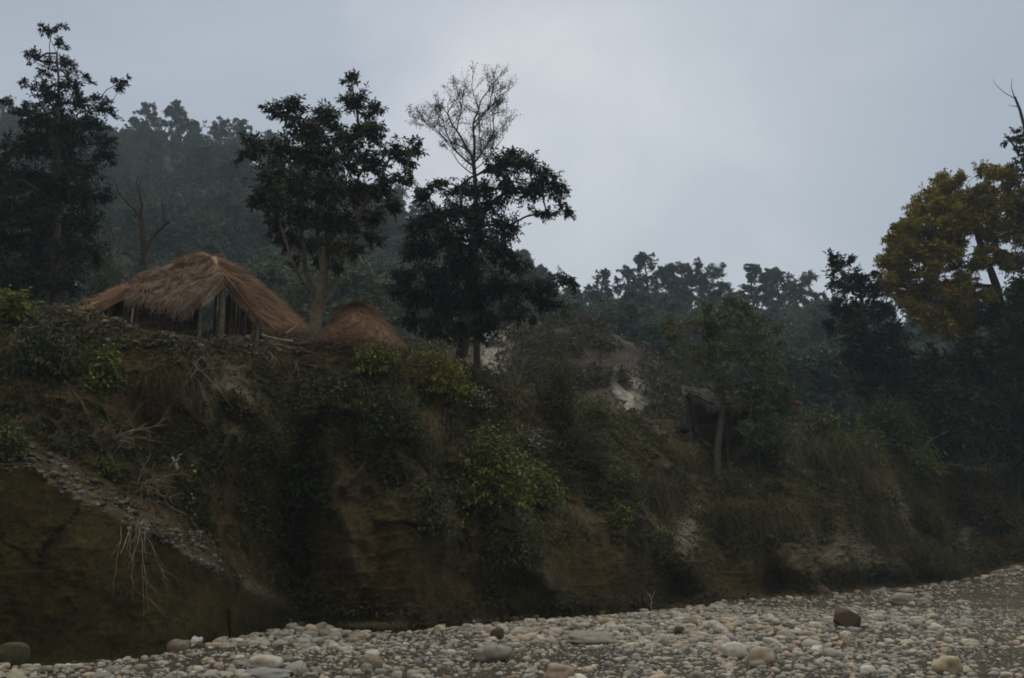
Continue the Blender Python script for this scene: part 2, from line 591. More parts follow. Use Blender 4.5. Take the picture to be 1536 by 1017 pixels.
# damp mossy band just above the stream
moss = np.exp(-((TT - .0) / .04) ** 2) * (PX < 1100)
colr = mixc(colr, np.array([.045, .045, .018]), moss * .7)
idx = np.arange(NR * NC).reshape(NR, NC)
BF = np.stack([idx[:-1, :-1], idx[:-1, 1:], idx[1:, 1:], idx[1:, :-1]], -1).reshape(-1, 4)
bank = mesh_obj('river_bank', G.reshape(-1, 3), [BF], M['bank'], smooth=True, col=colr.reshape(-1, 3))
tag(bank, kind='structure')
bvh = BVHTree.FromPolygons(G.reshape(-1, 3).tolist(), BF.tolist())
EYE = Vector((0, 0, CZ))


def hit(px, py, tree=None):
    for k in range(12 if tree is None else 1):
        d = Vector(P(px, py + 6 * k, 10.0)) - EYE
        d.normalize()
        h = (tree or bvh).ray_cast(EYE, d)
        if h[0] is not None and (tree is not None or h[0].y < 140):
            return np.array(h[0])
    raise RuntimeError(f"no hit at {px},{py}")


def drop(x, y, z=60, tree=None):
    h = (tree or bvh).ray_cast(Vector((x, y, z)), Vector((0, 0, -1)))
    return np.array(h[0]) if h[0] is not None else np.array([x, y, 0.0])


def top_D(px, off=1.0):
    """distance of the brow of the bank in a column, plus a step back"""
    return float(np.interp(px, cols, Dg[-1])) + off


def on_plateau(px, D):
    q = P(px, 500, D)
    return drop(q[0], q[1])


# ------------------------------------------------------------------ river bed
def bed_z(x, y):
    p = np.stack([x, y, 0 * x], -1)
    ry = np.maximum(y, 1.0)
    px = 768 + F * .98 * x / ry
    d = D_base(np.clip(px, -700, 2290)) - y           # metres in front of the bank
    z = .07 * fbm(p * .35, 3, 20) + .03 * fbm(p * 1.6, 3, 21)
    near = np.exp(-((d - 1.0) / 1.1) ** 2) * (px < 1060) * (y > 3)
    z = z - .20 * near
    pxc = np.clip(px, -700, 2290)
    zb = np.maximum(P(pxc, basey(pxc), D_base(pxc))[..., 2], 0)
    z = z + zb * (1 - sstep(0, 20, d)) * (y > 3) * (px > 1000)
    return z


na, rr = 720, np.concatenate([np.linspace(.5, 12, 24), np.linspace(12.3, 60, 160), np.geomspace(61, 900, 60)])
A_, R_ = np.meshgrid(np.linspace(0, 2 * math.pi, na + 1)[:-1], rr)
gx, gy = R_ * np.sin(A_), R_ * np.cos(A_)
gz = bed_z(gx, gy)
gi = np.arange(len(rr) * na).reshape(len(rr), na)
gn = np.roll(gi, -1, 1)
GF = np.stack([gi[:-1], gi[1:], gn[1:], gn[:-1]], -1).reshape(-1, 4)
gp = np.stack([gx, gy, gz], -1)
gpx = 768 + F * .98 * gx / np.maximum(gy, 1)
sand = sstep(1380, 1500, gpx) * (gy > 10) * (1 - sstep(45, 70, gy))
gcol = np.array([.115, .102, .08]) * (1 + .35 * fbm(gp * 1.5, 4, 22))[..., None]
gcol = mixc(gcol, np.array([.17, .148, .112]), sand * np.clip(.6 + fbm(gp * .8, 4, 23), 0, 1))
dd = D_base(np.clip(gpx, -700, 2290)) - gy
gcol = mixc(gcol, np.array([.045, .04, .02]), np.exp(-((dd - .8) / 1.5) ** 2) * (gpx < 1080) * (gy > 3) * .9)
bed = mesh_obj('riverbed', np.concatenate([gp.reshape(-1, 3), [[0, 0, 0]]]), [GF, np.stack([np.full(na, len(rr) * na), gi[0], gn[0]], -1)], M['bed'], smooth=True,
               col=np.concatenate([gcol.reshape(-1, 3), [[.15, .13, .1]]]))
tag(bed, kind='structure')

# shallow stream along the foot of the bank
m, nt, out = newmat('shallow water')
b = nt.nodes.new("ShaderNodeBsdfPrincipled")
b.inputs["Base Color"].default_value = (.03, .028, .012, 1)
b.inputs["Roughness"].default_value = .12
b.inputs["Specular IOR Level"].default_value = .5
n = noise_node(nt, 6, 3)
bp = nt.nodes.new("ShaderNodeBump")
bp.inputs["Strength"].default_value = .15
bp.inputs["Distance"].default_value = .03
nt.links.new(n.outputs["Fac"], bp.inputs["Height"])
nt.links.new(bp.outputs[0], b.inputs["Normal"])
nt.links.new(b.outputs[0], out.inputs[0])
sc = np.arange(-300, 1085, 8.0)
Ds = D_base(sc)
qa, qb = P(sc, 900, Ds + .6), P(sc, 900, Ds - 2.2)
qa[:, 2] = qb[:, 2] = -.075
k = np.arange(len(sc) - 1)
mesh_obj('stream', np.concatenate([qa, qb]), [np.stack([k, k + 1, k + 1 + len(sc), k + len(sc)], -1)], m)
tag(bpy.data.objects['stream'], kind='structure')

# ------------------------------------------------------------------ stones
def ico(sub):
    t = (1 + 5 ** .5) / 2
    V = [(-1, t, 0), (1, t, 0), (-1, -t, 0), (1, -t, 0), (0, -1, t), (0, 1, t), (0, -1, -t), (0, 1, -t), (t, 0, -1), (t, 0, 1), (-t, 0, -1), (-t, 0, 1)]
    Fc = [(0, 11, 5), (0, 5, 1), (0, 1, 7), (0, 7, 10), (0, 10, 11), (1, 5, 9), (5, 11, 4), (11, 10, 2), (10, 7, 6), (7, 1, 8), (3, 9, 4), (3, 4, 2), (3, 2, 6), (3, 6, 8), (3, 8, 9), (4, 9, 5), (2, 4, 11), (6, 2, 10), (8, 6, 7), (9, 8, 1)]
    V = [np.array(v) / np.linalg.norm(v) for v in V]
    for _ in range(sub):
        cache, nf = {}, []
        def mid(a, b):
            kk = (min(a, b), max(a, b))
            if kk not in cache:
                v = V[a] + V[b]
                V.append(v / np.linalg.norm(v))
                cache[kk] = len(V) - 1
            return cache[kk]
        for a, b2, c in Fc:
            ab, bc, ca = mid(a, b2), mid(b2, c), mid(c, a)
            nf += [(a, ab, ca), (b2, bc, ab), (c, ca, bc), (ab, bc, ca)]
        Fc = nf
    return np.array(V), np.array(Fc)


ICO1, ICO2, ICO3 = ico(1), ico(2), ico(3)


def pebble_shape(base, seed, angular=0.0):
    """unit stone about 1 long, flattened, with uneven sides"""
    V, Fc = base
    V = V.copy()
    r = 1 + .30 * vnoise(V * 1.1 + seed * 5.3) + .12 * vnoise(V * 2.3 + seed * 9.1)
    V = V * r[:, None]
    V = np.sign(V) * np.abs(V) ** .88
    if angular:
        rs = np.random.default_rng(int(seed * 100))
        for _ in range(9):
            nrm = rs.normal(size=3)
            nrm /= np.linalg.norm(nrm)
            dlim = .55 + .25 * rs.random()
            over = np.maximum(V @ nrm - dlim, 0)
            V = V - over[:, None] * nrm * angular
    V = V / (V.max(0) - V.min(0)).max()
    return V, Fc


PAL = {'pale grey': (.40, .38, .335), 'blue grey': (.26, .27, .27), 'tan': (.40, .325, .22), 'pinkish': (.40, .29, .225), 'white': (.56, .54, .48),
       'dark grey': (.17, .162, .145), 'brown': (.24, .175, .115), 'greenish grey': (.29, .285, .215)}
PALN = list(PAL)
PALW = np.array([.30, .16, .17, .05, .08, .10, .05, .09])
for c in PALN:
    M['stone ' + c] = stone_mat(c + ' stone', tuple(.74 * v + .22 * b for v, b in zip(PAL[c], (.41, .385, .33))))
M['stone_attr'] = stone_mat('mixed river stones', None, True)


def gravel_ok(x, y):
    px = 768 + F * .98 * x / y
    d = D_base(np.clip(px, -700, 2290)) - y
    return px, d


NST = 46000
ang = rng.uniform(-.66, .66, NST * 2)
dist = np.sqrt(rng.uniform(13.2 ** 2, 34 ** 2, NST * 2))
far = rng.random(NST * 2) < .42
dist = np.where(far, np.sqrt(rng.uniform(34 ** 2, 92 ** 2, NST * 2)), dist)
ang = np.where(far, rng.uniform(-.05, .62, NST * 2), ang)
sx, sy = np.tan(ang) * dist, dist
px_, d_ = gravel_ok(sx, sy)
dens = .55 + .6 * fbm(np.stack([sx, sy, 0 * sx], -1) * .35, 3, 30)
dens = dens * (1 - .3 * sstep(1400, 1520, px_) * (sy < 40))
keep = (d_ > .15) & (px_ > -200) & (px_ < 1750) & (rng.random(NST * 2) < dens + .25)
keep &= (d_ > 2.2 + 1.0 * fbm(np.stack([sx, sy, 0 * sx], -1) * .8, 2, 34)) | (rng.random(NST * 2) < .22) | (px_ > 1060)
sx, sy, px_, d_ = sx[keep], sy[keep], px_[keep], d_[keep]
n = len(sx)
size = np.exp(rng.normal(math.log(.076), .62, n))
size = np.clip(size, .035, .30) * (1 + .9 * sstep(30, 60, sy))
big = rng.random(n) < .035
size = np.where(big, size * 1.9, size)
size = size * (.72 + .62 * sstep(-.25, .35, fbm(np.stack([sx, sy, 0 * sx], -1) * .45, 3, 31)))
size = np.where((px_ > 1420) & (sy < 45), size * .6, size)
size = np.clip(size, .035, .46)
sz = bed_z(sx, sy)
ci = rng.choice(len(PALN), n, p=PALW / PALW.sum())
asp = np.stack([np.ones(n), rng.uniform(.6, .95, n), rng.uniform(.35, .72, n)], -1)
yaw = rng.uniform(0, 6.283, n)
tilt = rng.normal(0, .22, n)
rank = np.argsort(-(size / sy) * (np.abs(px_ - 768) < 760))
ind = set(rank[:284].tolist())
shapes3 = [pebble_shape(ICO3, s + 1, .35 if s % 3 == 0 else 0) for s in range(12)]
meshes3 = [mesh_data('cobble', V, [Fc], smooth=True) for V, Fc in shapes3]
for me in meshes3:
    me.materials.append(M['stone pale grey'])
for q in sorted(ind):
    V, _ = shapes3[q % 12]
    o = bpy.data.objects.new('river_cobble', meshes3[q % 12])
    COL.objects.link(o)
    o.material_slots[0].link = 'OBJECT'
    cname = PALN[ci[q]]
    o.material_slots[0].material = M['stone ' + cname]
    s = size[q]
    o.scale = (s * asp[q, 0], s * asp[q, 1], s * asp[q, 2])
    o.rotation_euler = (tilt[q], tilt[q] * .5, yaw[q])
    o.location = (sx[q], sy[q], sz[q] + s * asp[q, 2] * .17)
    zone = 'below the sandstone slab' if px_[q] < 450 else 'across from the dark leafy tree' if px_[q] < 880 else 'below the shelter and leaning tree' if px_[q] < 1230 else 'toward the sandy patch'
    sh = 'flat' if asp[q, 2] < .5 else 'rounded'
    tag(o, f"{cname} {sh} cobble among the riverbed stones {zone}", 'cobble', f"{cname} {sh} cobbles {zone}")
shp1 = [pebble_shape(ICO1, s + 40, .3 if s % 3 == 0 else 0) for s in range(16)]
shp2 = [pebble_shape(ICO2, s + 80, .3 if s % 3 == 0 else 0) for s in range(16)]
g = Geo()
palA = np.array([PAL[c] for c in PALN]) * .70 + np.array([.41, .385, .33]) * .26
for kk in range(32):
    near_ = kk < 16
    mk = (np.arange(n) % 16 == kk % 16) & ((size / sy > .0085) == near_)
    mk[list(ind)] = False
    ii = np.where(mk)[0]
    if len(ii) == 0:
        continue
    V, Fc = (shp2 if near_ else shp1)[kk % 16]
    sc3 = size[ii, None] * asp[ii]
    W = V[None] * sc3[:, None]
    ct, st = np.cos(tilt[ii])[:, None], np.sin(tilt[ii])[:, None]
    y2, z2 = W[..., 1] * ct - W[..., 2] * st, W[..., 1] * st + W[..., 2] * ct
    cy, sn = np.cos(yaw[ii])[:, None], np.sin(yaw[ii])[:, None]
    X = W[..., 0] * cy - y2 * sn + sx[ii, None]
    Y = W[..., 0] * sn + y2 * cy + sy[ii, None]
    Z = z2 + (sz[ii] + sc3[:, 2] * .13)[:, None]
    ff = (Fc[None] + (np.arange(len(ii)) * len(V))[:, None, None]).reshape(-1, 3)
    cc = palA[ci[ii]] * rng.uniform(.72, 1.22, (len(ii), 1))
    g.add(np.stack([X, Y, Z], -1), ff, np.repeat(cc, len(V), 0))
o = g.build('river_gravel', M['stone_attr'], smooth=True)
tag(o, 'thousands of small mixed stones covering the dry riverbed', kind='stuff')

# single stones one can point to: px, bottom py, width px, height px, colour, angular, name, label
M['stone rust'] = stone_mat('rust brown rock', (.085, .056, .042))
M['stone moss'] = stone_mat('mossy rock', (.06, .056, .03))
M['stone sandstone'] = stone_mat('fallen sandstone', (.075, .066, .034))
HERO = [(1271, 944, 40, 27, 'stone rust', 1, 'boulder', 'angular rust brown boulder standing up from pale cobbles'),
        (267, 975, 34, 18, 'stone brown', 0, 'boulder', 'rounded brown boulder at the foot of the sandstone slab'),
        (393, 1004, 54, 19, 'stone pale grey', 0, 'boulder', 'wide pale grey boulder below the sandstone slab'),
        (886, 967, 80, 17, 'stone greenish grey', 0, 'flat_rock', 'long flat greenish grey rock, widest stone of the riverbed'),
        (736, 991, 56, 24, 'stone dark grey', 0, 'boulder', 'dark grey rounded boulder in the middle of the cobbles'),
        (1104, 990, 36, 22, 'stone white', 0, 'cobble', 'white oval cobble tilted beside a big pinkish stone'),
        (1147, 1004, 44, 27, 'stone pinkish', 0, 'boulder', 'pinkish brown boulder beside the white oval cobble'),
        (838, 1019, 44, 22, 'stone pinkish', 0, 'boulder', 'pinkish boulder below the dark grey rounded boulder'),
        (1358, 907, 38, 16, 'stone pale grey', 0, 'boulder', 'pale grey boulder far back by the foot of the bank'),
        (556, 1006, 34, 22, 'stone brown', .6, 'earth_clod', 'crumbly brown clod of earth lying among cobbles'),
        (10, 1000, 46, 34, 'stone moss', .5, 'boulder', 'dark mossy boulder at the near end of the slab'),
        (608, 936, 62, 26, 'stone sandstone', 1, 'fallen_block', 'angular sandstone block fallen at the foot of the cliff'),
        (746, 960, 20, 15, 'stone rust', .6, 'rock', 'small dark rusty rock behind the dark grey boulder'),
        (1020, 950, 17, 12, 'stone rust', .6, 'rock', 'small rusty red rock near the stream end'),
        (398, 1017, 70, 10, 'stone blue grey', 0, 'flat_rock', 'flat blue grey rock below the wide pale boulder'),
        (1430, 1012, 46, 24, 'stone tan', 0, 'boulder', 'tan boulder beside the bare sandy patch')]
for i, (hx, hy, w, h, mt, an, nm, lab) in enumerate(HERO):
    an = an * .8
    D = float(ground_D(hy))
    q = P(hx, hy, D)
    V, Fc = pebble_shape(ICO3, 3.7 + i, an)
    ext = V.max(0) - V.min(0)
    sc3 = np.array([w * mpp(D) / ext[0], w * mpp(D) * .8 / ext[1], h * mpp(D) * 1.25 / ext[2]])
    o = mesh_obj(nm, V * sc3, [Fc], M[mt], smooth=not an)
    zz = float(bed_z(np.array([q[0]]), np.array([q[1]]))[0])
    o.location = (q[0], q[1] + w * mpp(D) * .3, zz + h * mpp(D) * .42)
    tag(o, lab, 'rock' if nm != 'earth_clod' else 'clod')
# white plastic bag
D = float(ground_D(966))
V, Fc = pebble_shape(ICO3, 60)
V = V * (1 + .35 * vnoise(V * 7 + 3))[:, None] * np.array([.26, .16, .20])
V[:, 0] += V[:, 2] * .5
o = mesh_obj('plastic_bag', V, [Fc], M['bag'], smooth=True)
o.location = P(294, 963, D)
tag(o, 'crumpled white plastic bag beside the rounded brown boulder', 'bag')

# scree of small stones on the ledge and the brow of the bank
g = Geo()
NS = 6500
ri = rng.integers(2, NT + 12, NS * 22)
cj = rng.integers(0, NC - 1, NS * 22)
wgt = scree[ri, cj] * (PX[ri, cj] > -150) * (PX[ri, cj] < 1350)
selm = rng.random(len(ri)) < wgt * .6
ri, cj = ri[selm][:NS], cj[selm][:NS]
pp = G[ri, cj] + rng.normal(0, .05, (len(ri), 3))
ssz = np.clip(np.exp(rng.normal(math.log(.07), .6, len(ri))), .03, .24)
for kk in range(12):
    ii = np.arange(kk, len(ri), 12)
    V, Fc = shp1[kk]
    Rm = rdirs(len(ii))
    W = V[None] * ssz[ii, None, None] * np.array([1, .8, .6])
    ff = (Fc[None] + (np.arange(len(ii)) * len(V))[:, None, None]).reshape(-1, 3)
    yaw2 = rng.uniform(0, 6.28, len(ii))
    X = W[..., 0] * np.cos(yaw2)[:, None] - W[..., 1] * np.sin(yaw2)[:, None]
    Y = W[..., 0] * np.sin(yaw2)[:, None] + W[..., 1] * np.cos(yaw2)[:, None]
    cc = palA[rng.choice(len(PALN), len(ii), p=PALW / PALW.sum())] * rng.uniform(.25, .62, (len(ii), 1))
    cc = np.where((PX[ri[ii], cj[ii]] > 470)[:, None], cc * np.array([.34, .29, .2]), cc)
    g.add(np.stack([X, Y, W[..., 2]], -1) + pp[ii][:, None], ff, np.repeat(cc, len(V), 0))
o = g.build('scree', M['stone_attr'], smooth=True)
tag(o, 'loose stones scattered on the ledge and brow of the bank', kind='stuff')

# earth clods and half buried stones along the foot of the bank
g = Geo()
nc_ = 900
cx_ = rng.uniform(-150, 1440, nc_)
dq = np.abs(rng.normal(0, 1.0, nc_)) - .2
cp_ = P(cx_, 900, D_base(cx_) - dq)
cp_[:, 2] = bed_z(cp_[:, 0], cp_[:, 1])
cs_ = np.clip(np.exp(rng.normal(math.log(.11), .6, nc_)), .04, .5)
for kk in range(15):
    ii = np.arange(kk, nc_, 15)
    V, Fc = pebble_shape(ICO2, 200 + kk, .8)
    W = V[None] * cs_[ii, None, None] * np.array([1, .85, .65])
    yaw2 = rng.uniform(0, 6.28, len(ii))
    X = W[..., 0] * np.cos(yaw2)[:, None] - W[..., 1] * np.sin(yaw2)[:, None]
    Y = W[..., 0] * np.sin(yaw2)[:, None] + W[..., 1] * np.cos(yaw2)[:, None]
    ff = (Fc[None] + (np.arange(len(ii)) * len(V))[:, None, None]).reshape(-1, 3)
    cc = np.array([.10, .08, .042]) * rng.uniform(.6, 1.4, (len(ii), 1))
    g.add(np.stack([X, Y, W[..., 2]], -1) + cp_[ii][:, None], ff, np.repeat(cc, len(V), 0))
o = g.build('rubble', M['stone_attr'])
tag(o, 'crumbled brown clods along the foot of the bank', kind='stuff')

# ------------------------------------------------------------------ hills
HX = [-1500, -600, -200, 0, 100, 180, 250, 320, 400, 500, 620, 700, 800, 880, 960, 1100, 1200, 1300, 1400, 1600, 2600]
HY = [170, 150, 160, 180, 200, 212, 228, 240, 250, 285, 340, 385, 440, 474, 484, 486, 496, 505, 512, 510, 500]
DX = [-1500, 0, 400, 900, 1300, 2600]
DC = [250, 245, 230, 185, 185, 195]
hc = np.arange(-1500, 2600, 12.0)
ht = np.concatenate([np.linspace(0, 1, 70), np.linspace(1.02, 1.6, 14)])
HPX, HT = np.meshgrid(hc, ht)
hy = smooth_interp(HPX, HX, HY, 25)
hd = smooth_interp(HPX, DX, DC, 80)
Hcrest = P(HPX, hy, hd)
Db = smooth_interp(HPX, [-1500, 800, 1000, 1200, 1350, 1450, 2600], [48, 50, 56, 64, 72, 80, 90], 40)
z0, z1 = 7.0, Hcrest[..., 2]
tt = np.clip(HT, 0, 1)
HD = Db + (hd - Db) * HT
HG = P(HPX, 500, HD)
prof = .25 * tt + .75 * tt ** 1.35
HG[..., 2] = z0 + (z1 - z0) * prof - np.maximum(HT - 1, 0) * 70
HG[..., 2] += (4.5 * fbm(HG * np.array([.035, .035, 0]), 4, 40) + 1.6 * fbm(HG * np.array([.12, .16, 0]), 3, 41)) * sstep(0, .25, tt) * (1 - .7 * sstep(.85, 1, tt))
hcol = np.array([.06, .056, .044]) * (1 + .5 * fbm(HG * .12, 4, 42))[..., None]
bare_m = np.clip(fbm(HG * .06, 4, 43) * 2.4, 0, 1)
hcol = mixc(hcol, np.array([.11, .095, .082]), bare_m * .8)
# (image-space lookup only decides where the bare soil scars lie on the hill)
yy = HG[..., 1]
hpy = 508.5 - F * np.tan(np.arctan((HG[..., 2] - CZ) / yy) - PITCH)
scar = np.maximum.reduce([blob(HPX, hpy, 252, 318, 34, 34, .3), .8 * blob(HPX, hpy, 212, 245, 24, 50, .5), .8 * blob(HPX, hpy, 1190, 480, 18, 14), .7 * blob(HPX, hpy, 480, 400, 30, 30), .6 * blob(HPX, hpy, 300, 350, 50, 16)])
hcol = mixc(hcol, np.array([.15, .135, .13]), np.clip(scar, 0, 1) * .8 * sstep(-.3, .2, fbm(HG * np.array([.2, .2, .1]), 3, 44) + .05))
hi = np.arange(HG.shape[0] * HG.shape[1]).reshape(HG.shape[:2])
HF = np.stack([hi[:-1, :-1], hi[:-1, 1:], hi[1:, 1:], hi[1:, :-1]], -1).reshape(-1, 4)
hills = mesh_obj('hills', HG.reshape(-1, 3), [HF], M['hill'], smooth=True, col=hcol.reshape(-1, 3))
tag(hills, kind='structure')
hbvh = BVHTree.FromPolygons(HG.reshape(-1, 3).tolist(), HF.tolist())

# eroded spur in front of the hill
KX = [560, 640, 720, 780, 850, 900, 950, 1000, 1050, 1110, 1180]
KY = [560, 520, 500, 484, 480, 492, 520, 556, 590, 622, 660]
kc = np.arange(560, 1182, 4.0)
kt = np.concatenate([np.linspace(0, 1, 60), np.linspace(1.03, 1.8, 20)])
KPX, KT = np.meshgrid(kc, kt)
ky = smooth_interp(KPX, KX, KY, 14)
KD = 53 + 15 * KT
Kc = P(KPX, ky, np.full_like(KPX, 68.0))
KG = P(KPX, 500, KD)
kp = np.where(KT < 1, np.minimum(KT, 1) ** .8, 1 - (KT - 1) * .9)
KG[..., 2] = 6.5 + (Kc[..., 2] - 6.5) * kp
KG[..., 2] += (1.0 * fbm(KG * np.array([.25, .25, 0]), 4, 50) + .35 * fbm(KG * np.array([1, 1, 0]), 3, 51)) * np.clip(KT * 3, 0, 1)
kpy = 508.5 - F * np.tan(np.arctan((KG[..., 2] - CZ) / KG[..., 1]) - PITCH)
kcol = np.array([.07, .06, .05]) * (1 + .5 * fbm(KG * .4, 4, 52))[..., None]
kscar = np.maximum.reduce([blob(KPX, kpy, 742, 530, 24, 40, .1), blob(KPX, kpy, 945, 602, 18, 34), .7 * blob(KPX, kpy, 925, 588, 12, 26)])
kscar = kscar * sstep(-.3, .25, fbm(KG * np.array([1.2, 1.2, .3]), 3, 53) + .15)
kcol = mixc(kcol, np.array([.40, .39, .36]), np.clip(kscar, 0, 1))
ki = np.arange(KG.shape[0] * KG.shape[1]).reshape(KG.shape[:2])
KF = np.stack([ki[:-1, :-1], ki[:-1, 1:], ki[1:, 1:], ki[1:, :-1]], -1).reshape(-1, 4)
spur = mesh_obj('eroded_hill', KG.reshape(-1, 3), [KF], M['hill'], smooth=True, col=kcol.reshape(-1, 3))
tag(spur, kind='structure')


# ------------------------------------------------------------------ trees
def bez(a, c, b, t):
    t = np.asarray(t)[..., None]
    return (1 - t) ** 2 * a + 2 * t * (1 - t) * c + t * t * b


def skeleton(trunk, clusters, rbase, rmin=.012, start=.35, seg=.35, wob=.05, lift=.15, limbs=()):
    """nodes of trunk and limbs: every leaf cluster is reached from the nearest limb below it"""
    pos, par = [trunk[0]], [-1]
    for a, b in zip(trunk[:-1], trunk[1:]):
        k = max(2, int(np.linalg.norm(b - a) / seg))
        for i in range(1, k + 1):
            pos.append(a + (b - a) * i / k + rng.normal(0, wob * .5, 3))
            par.append(len(pos) - 2)
    n0 = int(len(pos) * start)
    for lm in limbs:
        p = int(np.argmin(np.linalg.norm(np.array(pos[:n0 + 40]) - lm[0], axis=1)))
        for a, b in zip([np.array(pos[p])] + list(lm[1:-1]), lm[1:]):
            k = max(2, int(np.linalg.norm(b - a) / seg))
            for i in range(1, k + 1):
                pos.append(a + (b - a) * i / k + rng.normal(0, wob * .5, 3))
                par.append(p)
                p = len(pos) - 1
    wt = [0.0] * len(pos)
    order = np.argsort([np.linalg.norm(c - trunk[-1]) for c, r in clusters])
    ends = {}
    for ci_ in order:
        c, r = clusters[ci_]
        A = np.array(pos)
        d = np.linalg.norm(A - c, axis=1)
        sc_ = d * (1 + .8 * np.clip((A[:, 2] - c[2] + .25 * d) / np.maximum(d, .1), 0, 1))
        sc_[:n0] = 1e9
        p = int(np.argmin(sc_))
        a = A[p]
        k = max(2, int(d[p] / seg))
        ctrl = a + (c - a) * .5 + np.array([0, 0, lift * d[p]])
        pts = bez(a, ctrl, c, np.linspace(0, 1, k + 1)[1:])
        prev = p
        chain = []
        for q in pts:
            pos.append(q + rng.normal(0, wob, 3))
            par.append(prev)
            wt.append(0.0)
            prev = len(pos) - 1
            chain.append(prev)
        wt[prev] += r * r
        ends[ci_] = chain
    wt = np.array(wt)
    for i in range(len(pos) - 1, 0, -1):
        wt[par[i]] += wt[i]
    rad = np.maximum(rmin, rbase * np.sqrt(np.maximum(wt, 1e-9) / wt[0]))
    return np.array(pos), par, wt, rad, ends


def skel_geo(g, pos, par, wt, rad, sides=7, flare=1.35):
    ch = [[] for _ in par]
    for i, p in enumerate(par):
        if p >= 0:
            ch[p].append(i)
    rad = rad.copy()
    rad[0] *= flare
    stack = [(0, None)]
    while stack:
        i, pre = stack.pop()
        chain = [i] if pre is None else [pre, i]
        while ch[i]:
            ks = sorted(ch[i], key=lambda q: -wt[q])
            for q in ks[1:]:
                stack.append((q, i))
            i = ks[0]
            chain.append(i)
        rr_ = rad[chain].copy()
        if pre is not None:
            rr_[0] = rr_[1]
        if len(chain) > 1:
            tube(g, pos[chain], rr_, sides if rr_[0] > .03 else 5, rng.uniform(.35, .65))


def foliage(gl, gt, pos, ends, clusters, tw_dens, n_leaf, L, W, droop=.3, hang=.25, squash=.85, twig_r=.008, inner=.25, spread=1.0, tip_bias=.4, sub=5):
    """side branches through each cluster carry short twigs, and the twigs carry the leaves"""
    cen = np.mean([c for c, r in clusters], axis=0)
    for ci_, (c, r) in enumerate(clusters):
        ns = max(3, int(tw_dens * r ** 2 / sub))
        chain = ends[ci_]
        k = np.array(chain)[-max(1, int(len(chain) * .75)):]
        A = pos[rng.choice(k, ns)]
        d = rdirs(ns)
        B = c + d * (r * rng.random(ns)[:, None] ** tip_bias) * np.array([1, 1, squash]) * rng.uniform(.6, 1.2, (ns, 1))
        ln = np.linalg.norm(B - A, axis=1, keepdims=True)
        Mi = (A + B) / 2 + np.array([0, 0, 1]) * ln * .14 + rng.normal(0, .05, (ns, 3)) * r
        B[:, 2] -= droop * ln[:, 0] * .2
        twigs(gt, A, bez(A, Mi, B, np.full(ns, .5)), B, twig_r * 1.3, twig_r * .5)
        out_ = unit(c - cen + np.array([0, 0, .3]))
        for _ in range(sub):
            t0 = rng.uniform(.3, 1.0, ns)
            a0 = bez(A, Mi, B, t0)
            tan = unit(2 * (1 - t0)[:, None] * (Mi - A) + 2 * t0[:, None] * (B - Mi))
            dr0 = unit(tan * .55 + rdirs(ns) * .85 * np.array([1, 1, .6]) + out_ * .35)
            l0 = r * rng.uniform(.28, .75, ns)[:, None]
            b0 = a0 + dr0 * l0
            b0[:, 2] -= droop * l0[:, 0] * .5
            m0 = (a0 + b0) / 2 + np.array([0, 0, .12]) * l0
            twigs(gt, a0, bez(a0, m0, b0, np.full(ns, .5)), b0, twig_r * .7, twig_r * .3)
            tt_ = np.linspace(inner, 1.0, n_leaf)
            for j in range(n_leaf):
                tj = np.clip(tt_[j] + rng.normal(0, .05, ns), .05, 1)
                q = bez(a0, m0, b0, tj)
                tn = unit(b0 - a0)
                sd = unit(np.cross(tn, np.array([0, 0, 1.0]) + rng.normal(0, .35, (ns, 3)))) * (1 if j % 2 else -1)
                dr = tn * .5 + sd * .8 * spread + np.array([0, 0, -hang]) + rng.normal(0, .3, (ns, 3))
                if j == n_leaf - 1:
                    dr = tn + rng.normal(0, .2, (ns, 3))
                nrm = np.array([0, 0, 1.0]) + rng.normal(0, .45, (ns, 3))
                sc_ = rng.uniform(.5, 1.3, ns)
                tint = np.clip(rng.normal(.42, .20, ns) + (rng.random(ns) < .05) * .4, 0, 1)
                leafs(gl, q, dr, L * sc_, W * sc_, nrm, tint)


def px_clusters(lst, D, depth=.8, seed=0):
    out_ = []
    rs = np.random.default_rng(seed + 5)
    for cx, cy, r in lst:
        d = D + rs.uniform(-depth, depth)
        out_.append((P(cx, cy, d), r * mpp(d)))
    return out_


def tree(name, label, cat, trunk, clusters, rbase, leaf, bark, tw_dens=60, n_leaf=6, L=.2, W=.08, group=None, start=.35, seg=.35, wob=.04, extra=None, lift=.15, limbs=(), rmin=.012, **kw):
    trunk = [np.asarray(t, float) for t in trunk]
    t = thing(name, label, cat, trunk[0], group)
    pos, par, wt, rad, ends = skeleton(trunk, clusters, rbase, start=start, seg=seg, wob=wob, lift=lift, limbs=limbs, rmin=rmin)
    gt, gl_ = Geo(), Geo()
    skel_geo(gt, pos, par, wt, rad)
    foliage(gl_, gt, pos, ends, clusters, tw_dens, n_leaf, L, W, **kw)
    if extra:
        extra(gt)
    gt.build('trunk', M[bark], t, smooth=True)
    gl_.build('crown', M[leaf], t)
    return t


def fill(outline, n, rmin, rmax, seed):
    """leaf-cluster spots (px) spread inside a crown given by overlapping circles"""
    rs = np.random.default_rng(seed)
    res = []
    area = np.array([o_[2] ** 2 for o_ in outline], float)
    for _ in range(n):
        cx, cy, R = outline[rs.choice(len(outline), p=area / area.sum())]
        a, q = rs.uniform(0, 6.283), math.sqrt(rs.random()) * .85
        res.append((cx + R * q * math.cos(a), cy + R * q * math.sin(a), rs.uniform(rmin, rmax)))
    return res


